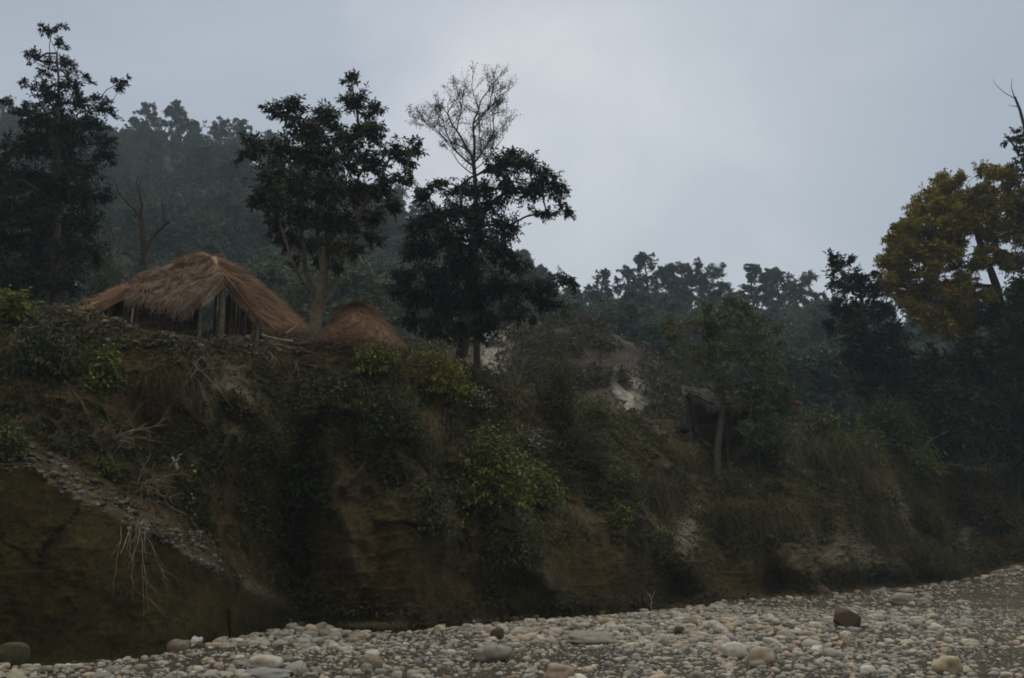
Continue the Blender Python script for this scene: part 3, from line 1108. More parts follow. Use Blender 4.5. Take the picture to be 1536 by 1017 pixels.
# broad-leaved tree between the two huts
D = top_D(474, 1.3)
base = on_plateau(474, D)
main_cl = [(410, 165, 18), (440, 165, 26), (455, 195, 28), (490, 180, 30), (528, 118, 17), (528, 150, 26), (555, 165, 20), (560, 195, 22), (540, 205, 28), (390, 215, 22), (372, 235, 16), (365, 205, 10),
           (430, 225, 30), (410, 260, 30), (395, 285, 26), (385, 300, 16), (470, 235, 32), (510, 240, 34), (555, 240, 30), (590, 225, 24), (615, 235, 20), (625, 215, 12), (605, 265, 20), (570, 280, 28), (590, 305, 18),
           (450, 275, 32), (490, 285, 34), (530, 290, 30), (420, 305, 28), (415, 335, 22), (450, 320, 28), (485, 325, 28), (520, 330, 28), (555, 325, 24), (560, 355, 18), (430, 360, 20), (460, 360, 22), (500, 365, 24), (530, 370, 20), (445, 388, 13), (505, 395, 14), (478, 385, 16), (470, 205, 26), (515, 205, 26)]
tr_pts = [base, P(474, 470, D), P(471, 452, D), P(466, 430, D), P(458, 400, D + .2), P(452, 360, D + .3), P(452, 320, D + .3), P(450, 270, D)]
lm1 = [P(474, 462, D), P(482, 435, D - .2), P(487, 410, D - .3), P(490, 375, D - .3), P(494, 330, D - .2), P(500, 280, D)]
lm2 = [P(474, 470, D), P(490, 447, D + .3), P(503, 425, D + .5), P(511, 395, D + .6), P(524, 360, D + .8), P(545, 310, D + .8)]
lm3 = [P(468, 440, D), P(452, 420, D - .5), P(440, 398, D - .9), P(430, 370, D - 1.0), P(418, 330, D - 1)]
lm4 = [P(487, 410, D - .3), P(480, 375, D + .4), P(475, 330, D + .8), P(485, 240, D + .6)]
tree('broadleaf_tree', 'tall broad leaved tree with pale forked trunks between two thatched huts', 'tree', tr_pts, px_clusters(main_cl, D, 1.5, 1), .205, 'leaf_main', 'bark_pale',
     tw_dens=330, n_leaf=8, L=.155, W=.07, start=.55, seg=.4, wob=.03, droop=.35, hang=.35, lift=.22, limbs=(lm1, lm2, lm3, lm4), rmin=.015)

# dark dense tree to its right, low skirts
D = top_D(690, 1.5)
base = on_plateau(690, D)
dk = [(640, 290, 22), (660, 275, 16), (690, 280, 24), (720, 285, 24), (755, 250, 28), (785, 245, 26), (815, 262, 24), (835, 285, 22), (845, 315, 16), (800, 290, 28), (765, 285, 26), (820, 320, 16), (730, 310, 30), (690, 315, 32), (655, 325, 28), (630, 340, 24),
      (625, 375, 24), (610, 410, 24), (600, 430, 18), (640, 370, 30), (680, 355, 34), (720, 350, 34), (760, 340, 28), (750, 375, 26), (775, 395, 20), (700, 395, 36), (660, 410, 34), (630, 445, 28), (670, 450, 34), (710, 440, 34), (750, 425, 28), (785, 430, 24), (820, 425, 20), (845, 415, 17), (860, 425, 10),
      (810, 450, 20), (835, 455, 14), (770, 460, 26), (730, 475, 28), (690, 490, 26), (650, 485, 26), (620, 480, 18), (800, 480, 10), (745, 250, 18), (765, 232, 14), (720, 500, 16)]
tree('dark_tree', 'dark bushy tree with low drooping skirts beside the smaller thatched hut', 'tree', [base, P(694, 500, D), P(700, 460, D), P(706, 400, D), P(716, 340, D), P(740, 290, D)], px_clusters(dk, D, 1.6, 2), .22, 'leaf_dark', 'bark_dark',
     tw_dens=320, n_leaf=8, L=.15, W=.068, start=.15, seg=.4, droop=.5, hang=.5)

# sparse leafed tree behind
D = top_D(716, 5)
base = on_plateau(716, D)
t = thing('sparse_tree', 'slender nearly bare tree with tiny scattered leaves rising behind the dark tree', 'tree', base)
gt, gl_ = Geo(), Geo()
fr = random.Random(5)


def fork(p, d, l, r, depth):
    n_ = 5
    pts = [np.array(p)]
    for i in range(n_):
        d = unit(d + np.array([fr.gauss(0, .10), fr.gauss(0, .10), .05 + fr.gauss(0, .07)]))
        pts.append(pts[-1] + d * l / n_)
    u = np.linspace(1, .62, n_ + 1)
    tube(gt, np.array(pts), np.maximum(r * u, .0045), 6 if r > .03 else 4, .5)
    if depth == 0 or l < .16:
        k = 9
        q = np.array([pts[fr.randint(1, n_)] for _ in range(k)]) + rng.normal(0, .06, (k, 3))
        leafs(gl_, q, rdirs(k) + np.array([0, 0, -.3]), rng.uniform(.05, .10, k), rng.uniform(.025, .045, k), rdirs(k), np.clip(rng.normal(.45, .2, k), 0, 1))
        return
    for i in range(fr.choice((3, 3, 4)) if depth > 1 else 4):
        at_ = pts[-1] if i == 0 else pts[fr.randint(2, n_)]
        sw = .30 if i == 0 else .62
        dd_ = unit(d + np.array([fr.gauss(0, sw), fr.gauss(0, sw), fr.gauss(.02, sw * .5)]))
        fork(at_, dd_, l * fr.uniform(.55, .80), r * (.66 if i == 0 else .52), depth - 1)


stem_ = np.array([base, P(714, 420, D), P(715, 330, D), P(713, 275, D), P(710, 240, D)])
tube(gt, stem_, np.array([.16, .13, .11, .095, .085]), 8, .5)
for (x0, y0, x1, y1, dz_, ln_, r_) in ((710, 242, 692, 180, 0, 1.5, .06), (710, 242, 722, 175, .3, 1.75, .07), (711, 250, 664, 208, -.4, 1.6, .045), (710, 246, 778, 190, .6, 1.65, .045), (712, 262, 650, 232, .5, 1.2, .03), (711, 255, 756, 222, -.6, 1.1, .03)):
    p0, p1 = P(x0, y0, D), P(x1, y1, D + dz_)
    fork(p0, unit(p1 - p0), ln_, r_, 4)
gt.build('trunk', M['bark_dark'], t, smooth=True)
gl_.build('crown', M['leaf_thin'], t)

# tall dark tree at the left
D = 37.0
base = on_plateau(85, D)
lt = [(92, 42, 9), (68, 45, 10), (88, 68, 13), (78, 52, 8), (52, 88, 13), (45, 80, 7), (70, 105, 18), (100, 100, 18), (105, 125, 22), (128, 118, 12), (35, 125, 7), (60, 135, 18), (80, 150, 24), (115, 155, 24), (150, 150, 14), (175, 130, 13), (190, 122, 8), (165, 165, 18), (140, 190, 24),
      (10, 155, 11), (25, 165, 14), (45, 180, 22), (80, 190, 30), (115, 205, 28), (155, 215, 20), (165, 240, 15), (20, 220, 22), (55, 225, 30), (95, 240, 32), (130, 255, 28), (0, 250, 28), (40, 265, 32), (80, 285, 34), (120, 295, 30), (150, 290, 18), (5, 300, 34), (45, 320, 36), (90, 335, 36), (130, 335, 26), (-30, 280, 34), (-40, 340, 40), (10, 355, 38), (60, 375, 38), (105, 380, 34), (140, 375, 24), (-60, 400, 40), (0, 410, 38), (50, 420, 36), (95, 420, 30)]
tree('tall_dark_tree', 'tall ragged dark tree standing left of the larger thatched hut', 'tree', [base, P(85, 400, D), P(82, 320, D), P(84, 240, D), P(88, 160, D), P(86, 95, D)], px_clusters([(x_, y_, r_ * 1.12) for x_, y_, r_ in lt] + fill([(85, 240, 70), (70, 320, 95), (60, 180, 40)], 26, 12, 22, 44), D, 2.0, 4), .24, 'leaf_dark', 'bark_dark',
     tw_dens=215, n_leaf=8, L=.15, W=.065, start=.2, seg=.5, droop=.1, hang=.1)

# golden tree and its dark neighbours at the right
D = 63.0
base = on_plateau(1500, D)
gd_out = [(1440, 300, 55), (1500, 290, 50), (1400, 340, 50), (1450, 360, 60), (1370, 400, 45), (1420, 420, 50), (1520, 350, 60), (1350, 430, 36), (1400, 455, 46), (1450, 450, 44), (1380, 360, 54), (1345, 390, 26), (1430, 480, 40)]
gd = fill(gd_out, 330, 10, 18, 5) + [(1470, 258, 16), (1405, 272, 10), (1330, 362, 10), (1345, 345, 12), (1335, 395, 15), (1340, 440, 12), (1415, 300, 18), (1440, 270, 14), (1520, 270, 18), (1490, 262, 12)]
tree('golden_tree', 'broad tree with golden brown flowering crown at the right edge', 'tree', [base, P(1516, 560, D), P(1512, 500, D), P(1496, 430, D), P(1475, 380, D), P(1462, 330, D)], px_clusters(gd, D, 3.2, 5), .26, 'leaf_gold', 'bark_dark',
     tw_dens=165, n_leaf=8, L=.20, W=.115, start=.3, seg=.8, wob=.08, droop=.05, hang=0)
D = 61.5
dkr = fill([(1530, 470, 44), (1560, 420, 50), (1480, 530, 44), (1520, 500, 60), (1440, 550, 50), (1500, 570, 60), (1400, 580, 50), (1470, 620, 60), (1540, 640, 60)], 110, 18, 30, 6)
base = on_plateau(1530, D)
tree('dark_tree', 'dark green tree filling the gap under the golden crown', 'tree', [base, P(1530, 560, D), P(1525, 470, D), P(1520, 400, D)], px_clusters(dkr, D, 2.5, 6), .35, 'leaf_shade', 'bark_dark', tw_dens=55, n_leaf=7, L=.32, W=.17, start=.2, seg=.8, wob=.06)
D = 58.0
base = on_plateau(1300, D)
ci2 = [(1250, 390, 13), (1262, 405, 18), (1280, 415, 14), (1295, 420, 12), (1310, 412, 10), (1255, 430, 17), (1280, 440, 22), (1310, 440, 20), (1262, 465, 22), (1290, 475, 24), (1320, 470, 24), (1255, 490, 18), (1280, 505, 24), (1310, 510, 26), (1340, 500, 26), (1290, 540, 26), (1320, 545, 28), (1350, 540, 28), (1275, 530, 16), (1300, 570, 26), (1340, 575, 28)]
tree('dark_tree', 'dark pointed evergreen tree left of the golden crowned tree', 'tree', [base, P(1300, 560, D), P(1298, 490, D), P(1290, 430, D)], px_clusters(ci2, D, 1.8, 7), .3, 'leaf_dark', 'bark_dark', tw_dens=125, n_leaf=7, L=.27, W=.14, start=.1, seg=.7, wob=.05, droop=-.1, hang=0)
D = 60.0
base = on_plateau(1560, D)
bb = [(1515, 210, 14), (1530, 235, 18), (1520, 255, 12), (1545, 200, 22), (1560, 250, 34), (1590, 220, 40), (1580, 300, 44), (1545, 320, 24), (1610, 380, 50)]


def snag(g):
    for pts, r in (([P(1548, 230, D), P(1538, 195, D), P(1530, 165, D), P(1522, 145, D - .2)], [.13, .11, .09, .07]), ([P(1523, 148, D - .2), P(1508, 140, D - .3), P(1494, 128, D - .5), P(1489, 118, D - .5)], [.03, .02, .015, .008]),
                   ([P(1522, 147, D), P(1517, 132, D), P(1518, 118, D)], [.04, .02, .01]), ([P(1526, 160, D), P(1512, 158, D)], [.03, .01])):
        tube(g, np.array(pts), np.array(r), 6)


tree('broken_top_tree', 'dark tree with a bare broken top above the golden crown', 'tree', [base, P(1565, 560, D), P(1565, 430, D), P(1560, 330, D), P(1548, 230, D)], px_clusters(bb, D, 1.2, 8), .4, 'leaf_dark', 'bark_dark', tw_dens=65, n_leaf=7, L=.29, W=.14, start=.3, seg=.7, extra=snag)

# leaning pale trunk tree by the shelter
D = 43.5
base = hit(1076, 715)
D = base[1]
pl_out = [(1090, 490, 50), (1140, 510, 40), (1060, 510, 45), (1110, 545, 50), (1150, 560, 35), (1030, 500, 28), (1120, 590, 40), (1150, 610, 30)]
pl = fill(pl_out + [(1150, 620, 34), (1120, 650, 34), (1170, 590, 24)], 84, 11, 20, 9) + [(1060, 462, 12), (1090, 455, 14), (1125, 465, 14), (1165, 490, 13), (1005, 480, 12), (1000, 495, 12), (1130, 640, 22), (1155, 650, 20), (1110, 620, 18)]
tree('leaning_tree', 'olive leaved tree with pale leaning trunk beside the dark shelter', 'tree', [base, P(1078, 660, D), P(1085, 610, D), P(1082, 585, D + .3), P(1070, 560, D + .4), P(1080, 520, D + .6)], px_clusters(pl, D + .6, 1.6, 9), .15, 'leaf_shelter', 'bark_mid', tw_dens=180, n_leaf=7, L=.18, W=.065, start=.42, seg=.4, droop=.4, hang=.5)
# bare pods hanging on its left
g = Geo()
t = thing('dry_pod_branch', 'hanging dry brown pods on the shelter tree, left of its crown', 'pods', P(1040, 500, D))
pa = P(rng.uniform(1000, 1062, 240), rng.uniform(472, 560, 240), D + rng.uniform(-1.2, 1.6, 240))
leafs(g, pa, np.array([0, 0, -1.0]) + rng.normal(0, .15, (240, 3)), rng.uniform(.2, .42, 240), np.full(240, .05), rdirs(240), rng.random(240) * .5)
g.build('pod', M['leaf_dry'], t)
bpy.data.objects.remove(t.children[0], do_unlink=True)
bpy.data.objects.remove(t, do_unlink=True)
o = mesh_obj('pod_sprays', np.concatenate(g.V), g.Fs, M['leaf_dry'], None, tint=np.concatenate(g.T) * .3)
o.parent = bpy.data.objects['leaning_tree']
o.matrix_parent_inverse = bpy.data.objects['leaning_tree'].matrix_basis.inverted()

# ------------------------------------------------------------------ bare trees and dead wood
def bare(name, label, cat, limbs, mat, group=None, base=None):
    """limbs: list of (points, start radius, end radius)"""
    b0 = base if base is not None else limbs[0][0][0]
    t = thing(name, label, cat, b0, group)
    g = Geo()
    for pts, r0, r1 in limbs:
        pts = np.array(pts, float)
        s = np.linspace(0, 1, len(pts))
        u = np.linspace(0, 1, max(6, len(pts) * 3))
        q = np.stack([np.interp(u, s, pts[:, k]) for k in range(3)], -1)
        q[1:-1] += rng.normal(0, .02, (len(q) - 2, 3))
        tube(g, q, r0 + (r1 - r0) * u, 6)
    g.build('trunk' if cat == 'tree' else 'branch', M[mat], t, smooth=True)
    return t


D = 35.5
bb_ = on_plateau(216, D)
Q = lambda x, y, dz=0: P(x, y, D + dz)
bare('bare_tree', 'small leafless forked tree behind the larger hut', 'tree',
     [([bb_, Q(216, 400), Q(214, 360), Q(211, 325)], .13, .09), ([Q(211, 325), Q(212, 300), Q(207, 280), Q(205, 262)], .07, .01), ([Q(211, 325), Q(195, 310, -.3), Q(178, 288, -.5), Q(172, 268, -.6)], .05, .008),
      ([Q(217, 380), Q(232, 352, .3), Q(248, 335, .4), Q(254, 331, .4)], .08, .05), ([Q(248, 335, .4), Q(243, 310, .3), Q(240, 280, .3)], .03, .006), ([Q(205, 325), Q(200, 322), Q(185, 335, -.3)], .03, .008),
      ([Q(216, 395), Q(200, 385, -.5), Q(155, 376, -1)], .025, .008), ([Q(207, 285), Q(212, 270), Q(222, 255)], .02, .005), ([Q(214, 345), Q(198, 330, .2), Q(188, 318, .4)], .03, .01)], 'bark_dark', base=bb_)
for (x0, y0, x1, y1, lab) in ((1440, 712, 1436, 545, 'slender pale trunked sapling in the dark thicket at the right'),):
    D = 62.0
    b0 = hit(1447, 715)
    D = b0[1]
    bare('slender_tree', lab, 'tree', [([b0, Q(1446, 660), Q(1442, 600), Q(1441, 540)], .10, .05), ([Q(1444, 630), Q(1436, 600), Q(1432, 570)], .05, .02), ([Q(1447, 660), Q(1430, 640), Q(1424, 610)], .04, .015)], 'bark_pale', base=b0)
D = 63.0
# dead branches on the bank
def dead_branch(px, py, n, spread, length, label, mat='dead_wood', r=.018, up=.3, name='dead_branch'):
    b0 = hit(px, py)
    t = thing(name, label, 'dead branch', b0)
    g = Geo()
    for _ in range(n):
        d = unit(np.array([rng.normal(0, spread), -abs(rng.normal(.22, .2)), rng.normal(up, .5)]))
        l = length * rng.uniform(.4, 1.1)
        u = np.linspace(0, 1, 7)
        st = b0 + rng.normal(0, .12, 3) + np.array([0, -.1, 0])
        q = st + d * l * u[:, None] + np.array([0, 0, -.35]) * (u ** 2)[:, None] * l * rng.uniform(0, 1) + np.cumsum(rng.normal(0, .025, (7, 3)), 0)
        tube(g, q, r * (1 - .8 * u) * rng.uniform(.5, 1.2), 5, rng.uniform(.3, .7))
        for _ in range(3):
            k = rng.integers(2, 6)
            e = unit(d + rng.normal(0, .6, 3)) * l * .35
            tube(g, np.array([q[k], q[k] + e * .5 + rng.normal(0, .02, 3), q[k] + e]), np.array([r * .4, r * .3, r * .1]), 4, .5)
    g.build('branch', M[mat], t, smooth=True)


dead_branch(175, 660, 20, .9, 1.4, 'pale tangle of dead branches above the scree ledge')
dead_branch(215, 735, 60, .8, 1.1, 'fine grey brushwood tangle hanging over the sandstone slab', r=.012, up=-.2)
dead_branch(200, 790, 18, .35, 1.7, 'thin roots hanging down the face of the sandstone slab', r=.012, up=-1.4, name='hanging_root')
dead_branch(400, 525, 9, .6, 1.2, 'pale dead twigs hanging from the bank edge below the hut', up=-.6)
dead_branch(95, 560, 7, .5, 1.5, 'bare grey root crossing the soil at the upper left', up=-.2, name='bare_root')
dead_branch(790, 655, 18, .9, 1.5, 'dry tangled stems beside the lilac flowers', r=.012, up=.1)
dead_branch(870, 690, 14, .9, 1.4, 'dry stems arching over the slope below the tall shrub', r=.012, up=.1)
dead_branch(290, 550, 26, .6, 1.5, 'thin dry stems hanging in front of the chalky patch', r=.012, up=-.8)
dead_branch(440, 540, 10, .6, 1.1, 'loose sticks poking from the bank under the brushwood heap', r=.012, up=-.3)
dead_branch(770, 560, 12, .35, 2.0, 'upright leafless stems on the brow in front of the scarred hill', r=.016, up=1.6, name='bare_shrub')
dead_branch(1370, 640, 8, .7, 2.4, 'grey dead branch fallen in the thicket at the right', r=.03, up=.4)
# pale stump root
b0 = hit(264, 700)
S_ = lambda x, y, d=0: P(x, y, b0[1] - .25 + d)
bare('pale_root', 'short bleached forked root sticking out of the bank', 'root', [([S_(268, 730), S_(267, 708), S_(262, 695), S_(259, 686)], .07, .035), ([S_(263, 697), S_(268, 684), S_(273, 681)], .04, .015), ([S_(260, 690), S_(256, 700)], .03, .015)], 'bone_wood', base=S_(268, 730))
b0 = np.array(P(977, 909, ground_D(909)))
S_ = lambda x, y: P(x, y, b0[1])
bare('dry_sapling', 'tiny pale leafless sapling standing by the end of the stream', 'sapling', [([S_(977, 912), S_(977, 898), S_(976, 893)], .022, .016), ([S_(977, 897), S_(971, 889), S_(969, 884)], .014, .006), ([S_(977, 897), S_(981, 890), S_(981, 884)], .014, .006)], 'bone_wood', base=b0)

# ------------------------------------------------------------------ bushes, grass clumps, vines
def bush(name, label, cat, px, py, w, h, leaf, n_tw=120, n_leaf=8, L=.13, W=.06, droop=.25, hang=.2, stem='bark_dark', group=None, lean=0., depth=None, flowers=0, base=None, start=.25, flower_mat='petal'):
    b0 = hit(px, py) if base is None else np.asarray(base, float)
    s = mpp(b0[1])
    w, h = w * s, h * s
    dp = (w * .7 if depth is None else depth)
    t = thing(name, label, cat, b0, group)
    d = rdirs(n_tw)
    d[:, 2] = np.abs(d[:, 2])
    rr_ = rng.random(n_tw)[:, None] ** .4
    lump = 1 + .28 * vnoise(d * 2.2 + rng.uniform(0, 50))[:, None]
    B = b0 + d * rr_ * lump * np.array([w * .5, dp * .5, h]) + np.array([lean * h, 0, 0]) * d[:, 2:3]
    A = b0 + np.stack([rng.normal(0, w * .10, n_tw), rng.normal(0, dp * .10, n_tw), rng.uniform(-.1, .1, n_tw)], -1)
    ln = np.linalg.norm(B - A, axis=1, keepdims=True)
    Mi = (A + B) / 2 + np.array([0, 0, 1]) * ln * .22 + rng.normal(0, .05, (n_tw, 3)) * h
    B[:, 2] -= droop * ln[:, 0] * .3
    gt, gl_, gf = Geo(), Geo(), Geo()
    twigs(gt, A, bez(A, Mi, B, np.full(n_tw, .5)), B, .009, .003)
    for j, tj0 in enumerate(np.linspace(start, 1, n_leaf)):
        tj = np.clip(tj0 + rng.normal(0, .05, n_tw), .05, 1)
        q = bez(A, Mi, B, tj)
        tan = unit(2 * (1 - tj)[:, None] * (Mi - A) + 2 * tj[:, None] * (B - Mi))
        sd = unit(np.cross(tan, rdirs(n_tw)))
        dr = tan * .5 + sd + np.array([0, 0, -hang])
        sc_ = rng.uniform(.6, 1.3, n_tw)
        leafs(gl_, q, dr, L * sc_, W * sc_, np.array([0, -.3, 1.0]) + rng.normal(0, .5, (n_tw, 3)), np.clip(rng.normal(.45, .22, n_tw), 0, 1))
    gt.build('stem', M[stem], t)
    gl_.build('foliage', M[leaf], t)
    if flowers:
        ii = rng.integers(0, n_tw, flowers)
        q = B[ii] + rng.normal(0, .08, (flowers, 3)) + np.array([0, -.12, .05])
        leafs(gf, q, rdirs(flowers), np.full(flowers, .075), np.full(flowers, .07), rdirs(flowers), rng.random(flowers))
        gf.build('blossom', M[flower_mat], t)
    return t


def grass_clump(name, label, px, py, w, h, n=500, mat='leaf_grass', hang=1.0, bw=.012, base=None, cat='grass clump', group=None, length=None):
    """arching blades that fall over the slope"""
    b0 = hit(px, py) if base is None else np.asarray(base, float)
    s = mpp(b0[1])
    w, h = w * s, h * s
    L = (length or h)
    t = thing(name, label, cat, b0, group)
    A = b0 + np.stack([rng.normal(0, w * .28, n), rng.normal(0, w * .12, n) - .05, rng.normal(.05, h * .15, n)], -1)
    az = rng.uniform(0, 6.283, n)
    out_ = np.stack([np.cos(az) * .8, np.sin(az) * .5 - .45, 0 * az], -1)
    l = L * rng.uniform(.5, 1.15, n)
    g = Geo()
    us = [0, .35, .7, 1.0]
    ctr = []
    for u in us:
        ctr.append(A + out_ * (l * u * .55)[:, None] + np.array([0, 0, 1]) * (l * (.75 * u - hang * 1.15 * u * u))[:, None])
    sd = unit(np.cross(out_ + np.array([0, 0, .4]), rdirs(n)))
    V = []
    for u, c in zip(us, ctr):
        ww = bw * (1 - u * .85)
        V += [c - sd * ww, c + sd * ww]
    V = np.stack(V, 1)
    b_ = np.arange(n)[:, None] * 8
    fs = np.concatenate([np.concatenate([b_ + 2 * k, b_ + 2 * k + 1, b_ + 2 * k + 3, b_ + 2 * k + 2], 1) for k in range(3)])
    g.add(V, fs, np.repeat(np.clip(rng.normal(.4, .22, n), 0, 1), 8))
    o = g.build('blade', M[mat], None)
    nm = o.name
    o.name = name
    bpy.data.objects.remove(t, do_unlink=True)
    o.data.name = name
    return tag(o, label, cat, group)


B_ = bush
B_('bush', 'yellow green leafy bush on the brow in front of the dark tree', 'bush', 655, 590, 130, 85, 'leaf_yellow', 420, 9, .15, .06)
B_('bush', 'dark green bush in front of the smaller thatched hut', 'bush', 565, 560, 90, 62, 'leaf_bright', 240, 9, .14, .06)
B_('tall_shrub', 'tall olive shrub standing up against the scarred hill', 'shrub', 838, 640, 95, 150, 'leaf_olive', 420, 9, .15, .055)
B_('shrub', 'small feathery shrub right of the tall olive shrub', 'shrub', 895, 640, 70, 68, 'leaf_olive', 180, 9, .15, .055)
B_('bush', 'dark round bush below the tall olive shrub', 'bush', 870, 700, 140, 95, 'leaf_creeper', 380, 9, .12, .055)
B_('hanging_bush', 'large dark green bush hanging over the middle of the bank', 'bush', 440, 760, 165, 165, 'leaf_creeper', 900, 9, .11, .06, hang=.6)
B_('bush', 'dark green bush under the bank edge right of the chalky patch', 'bush', 500, 620, 140, 90, 'leaf_creeper', 520, 9, .11, .06, hang=.5)
B_('bush', 'olive creeper bush spreading below the yellow green bush', 'bush', 590, 660, 150, 100, 'leaf_creeper', 520, 9, .11, .055, hang=.4)
B_('bush', 'bright leaved bush in the middle of the bank below lilac flowers', 'bush', 735, 755, 140, 135, 'leaf_bright', 620, 9, .14, .085, hang=.4)
B_('bush', 'bright leaved bush with yellow tips right of the larger bright bush', 'bush', 805, 760, 90, 80, 'leaf_bright', 260, 9, .13, .08, hang=.4)
B_('flowering_bush', 'lilac flowering bush at the brow right of the yellow bush', 'bush', 705, 615, 80, 40, 'leaf_olive', 220, 7, .11, .05, flowers=110)
B_('flowering_bush', 'lilac flowering bush lower on the slope among dry stems', 'bush', 785, 678, 70, 38, 'leaf_olive', 200, 7, .11, .05, flowers=90)
B_('leafy_plant', 'fresh green leafy plant hanging below the stony brow at the left', 'plant', 155, 580, 58, 80, 'leaf_bright', 200, 8, .15, .08, hang=.5)
B_('bush', 'dark bush overhanging the upper left of the bank', 'bush', 60, 560, 150, 100, 'leaf_creeper', 500, 9, .12, .06, hang=.5)
B_('bush', 'yellow green bush at the left edge of the stony brow', 'bush', 15, 480, 80, 60, 'leaf_bright', 240, 9, .15, .07)
B_('bush', 'low olive bush at the left end of the scree ledge', 'bush', 10, 690, 70, 60, 'leaf_olive', 200, 8, .12, .06)
B_('bush', 'small mossy bush on the scree ledge under dead branches', 'bush', 160, 715, 60, 34, 'leaf_olive', 160, 8, .09, .05)
B_('bush', 'green creeper bush at the base of the middle bank', 'bush', 640, 800, 110, 90, 'leaf_creeper', 340, 9, .11, .06, hang=.7)
B_('bush', 'green creeper bush hanging under the bright leaved bush', 'bush', 770, 850, 130, 80, 'leaf_creeper', 380, 9, .11, .06, hang=.7)
B_('bush', 'olive bush on the slope left of the pale cleft', 'bush', 930, 740, 90, 60, 'leaf_olive', 220, 8, .13, .05)
B_('bush', 'small fresh green bush on the slope above the stream end', 'bush', 925, 790, 60, 46, 'leaf_bright', 140, 8, .11, .06)
B_('bush', 'mossy green bush above the low cave', 'bush', 985, 845, 70, 60, 'leaf_olive', 200, 9, .10, .05, hang=.7)
B_('bush', 'dark bush under the crown of the leaning tree', 'bush', 1140, 690, 140, 115, 'leaf_creeper', 620, 9, .16, .07)
B_('bush', 'olive bush at the foot of the leaning trunk', 'bush', 1100, 745, 80, 60, 'leaf_olive', 200, 8, .14, .06)
B_('bush', 'olive bush with rusty tips right of the shelter', 'bush', 1230, 660, 90, 70, 'leaf_olive', 280, 8, .18, .08)
B_('bush', 'green bush hugging the brow above the hanging grass', 'bush', 1290, 690, 100, 70, 'leaf_olive', 300, 8, .18, .08)
B_('bush', 'low yellow green bush in the thicket left of the slender sapling', 'bush', 1370, 710, 110, 55, 'leaf_bright', 320, 8, .2, .09)
B_('bush', 'dark bush under the dark pointed evergreen', 'bush', 1330, 660, 130, 100, 'leaf_creeper', 420, 8, .24, .11)
B_('bush', 'brown green bush above the far bend of the riverbed', 'bush', 1480, 790, 150, 80, 'leaf_grass', 460, 8, .22, .09)
B_('bush', 'olive bush at the far bend under the golden tree', 'bush', 1530, 740, 140, 110, 'leaf_olive', 460, 8, .26, .11)
B_('bush', 'dark bush between slender sapling and golden tree', 'bush', 1475, 700, 120, 130, 'leaf_creeper', 460, 8, .28, .13)
B_('bush', 'dark tall bush at the right edge below the golden crown', 'bush', 1540, 660, 150, 160, 'leaf_shade', 560, 8, .3, .13)
B_('bush', 'dark tall bush behind the slender sapling', 'bush', 1400, 690, 140, 150, 'leaf_creeper', 560, 8, .28, .12)
B_('bush', 'green bush at the foot of the pale chute', 'bush', 1390, 800, 90, 70, 'leaf_grass', 300, 8, .18, .07)
# shrubs behind the hut at the left
for (x, y0, w, h, D, mt, lab) in ((30, 470, 150, 90, 38, 'leaf_creeper', 'dark shrub under the tall ragged dark tree'), (150, 460, 110, 150, 39, 'leaf_olive', 'mossy green shrub behind the left end of the larger hut'),
                                  (260, 440, 90, 70, 42, 'leaf_creeper', 'dark shrub behind the ridge of the larger hut'), (385, 440, 90, 75, 43, 'leaf_yellow', 'yellowish shrub behind the right slope of the larger hut'),
                                  (540, 470, 110, 80, 42, 'leaf_olive', 'olive shrub behind the smaller hut'), (430, 460, 80, 60, 40, 'leaf_creeper', 'dark shrub between the larger hut and the forked trunks')):
    b0 = on_plateau(x, D)
    B_('shrub', lab, 'shrub', 0, 0, w, h + max(0, (508.5 - F * math.tan(math.atan((b0[2] - CZ) / D) - PITCH)) - y0), mt, 420, 8, .17, .08, base=b0)

GC = grass_clump
GC('grass_clump', 'big clump of brown grass hanging over the brow right of the leaning tree', 1230, 690, 130, 90, 1700, 'leaf_grass', 1.1, .018)
GC('grass_clump', 'brown grass drooping over the top of the rock nose', 1120, 772, 120, 62, 1100, 'leaf_grass', 1.1, .015)
GC('grass_clump', 'olive grass hanging down the slope left of the pale cleft', 975, 745, 70, 80, 900, 'leaf_grass', 1.2, .014)
GC('grass_clump', 'dry straw grass above the pale chute at the far bank', 1295, 722, 70, 50, 700, 'leaf_dry', 1.0, .016)
GC('grass_clump', 'brown grass hanging low right of the rock nose', 1300, 790, 100, 70, 900, 'leaf_grass', 1.2, .016)
GC('grass_clump', 'dry grass clump on the brow below the shelter', 1010, 680, 70, 50, 500, 'leaf_dry', 1.0, .013)
GC('grass_clump', 'dry grass hanging below the fresh green leafy plant', 235, 575, 110, 60, 380, 'leaf_grass', 1.2, .009)
GC('grass_clump', 'dry pale grass tuft on the lower middle slope', 850, 780, 60, 60, 420, 'leaf_dry', 1.1, .011)
GC('grass_clump', 'dark grass hanging from the lip of the low cave', 1390, 830, 80, 50, 500, 'leaf_grass', 1.1, .016)
GC('grass_clump', 'dry grass between the middle bushes under the brow', 620, 640, 80, 70, 500, 'leaf_dry', 1.2, .011)
lg = GC('low_grass', 'low reddish grass at the water edge below the middle bank', 565, 940, 90, 16, 500, 'leaf_dry', .6, .008, base=P(565, 942, ground_D(942)), length=.28)
lg['kind'] = 'stuff'
del lg['category']


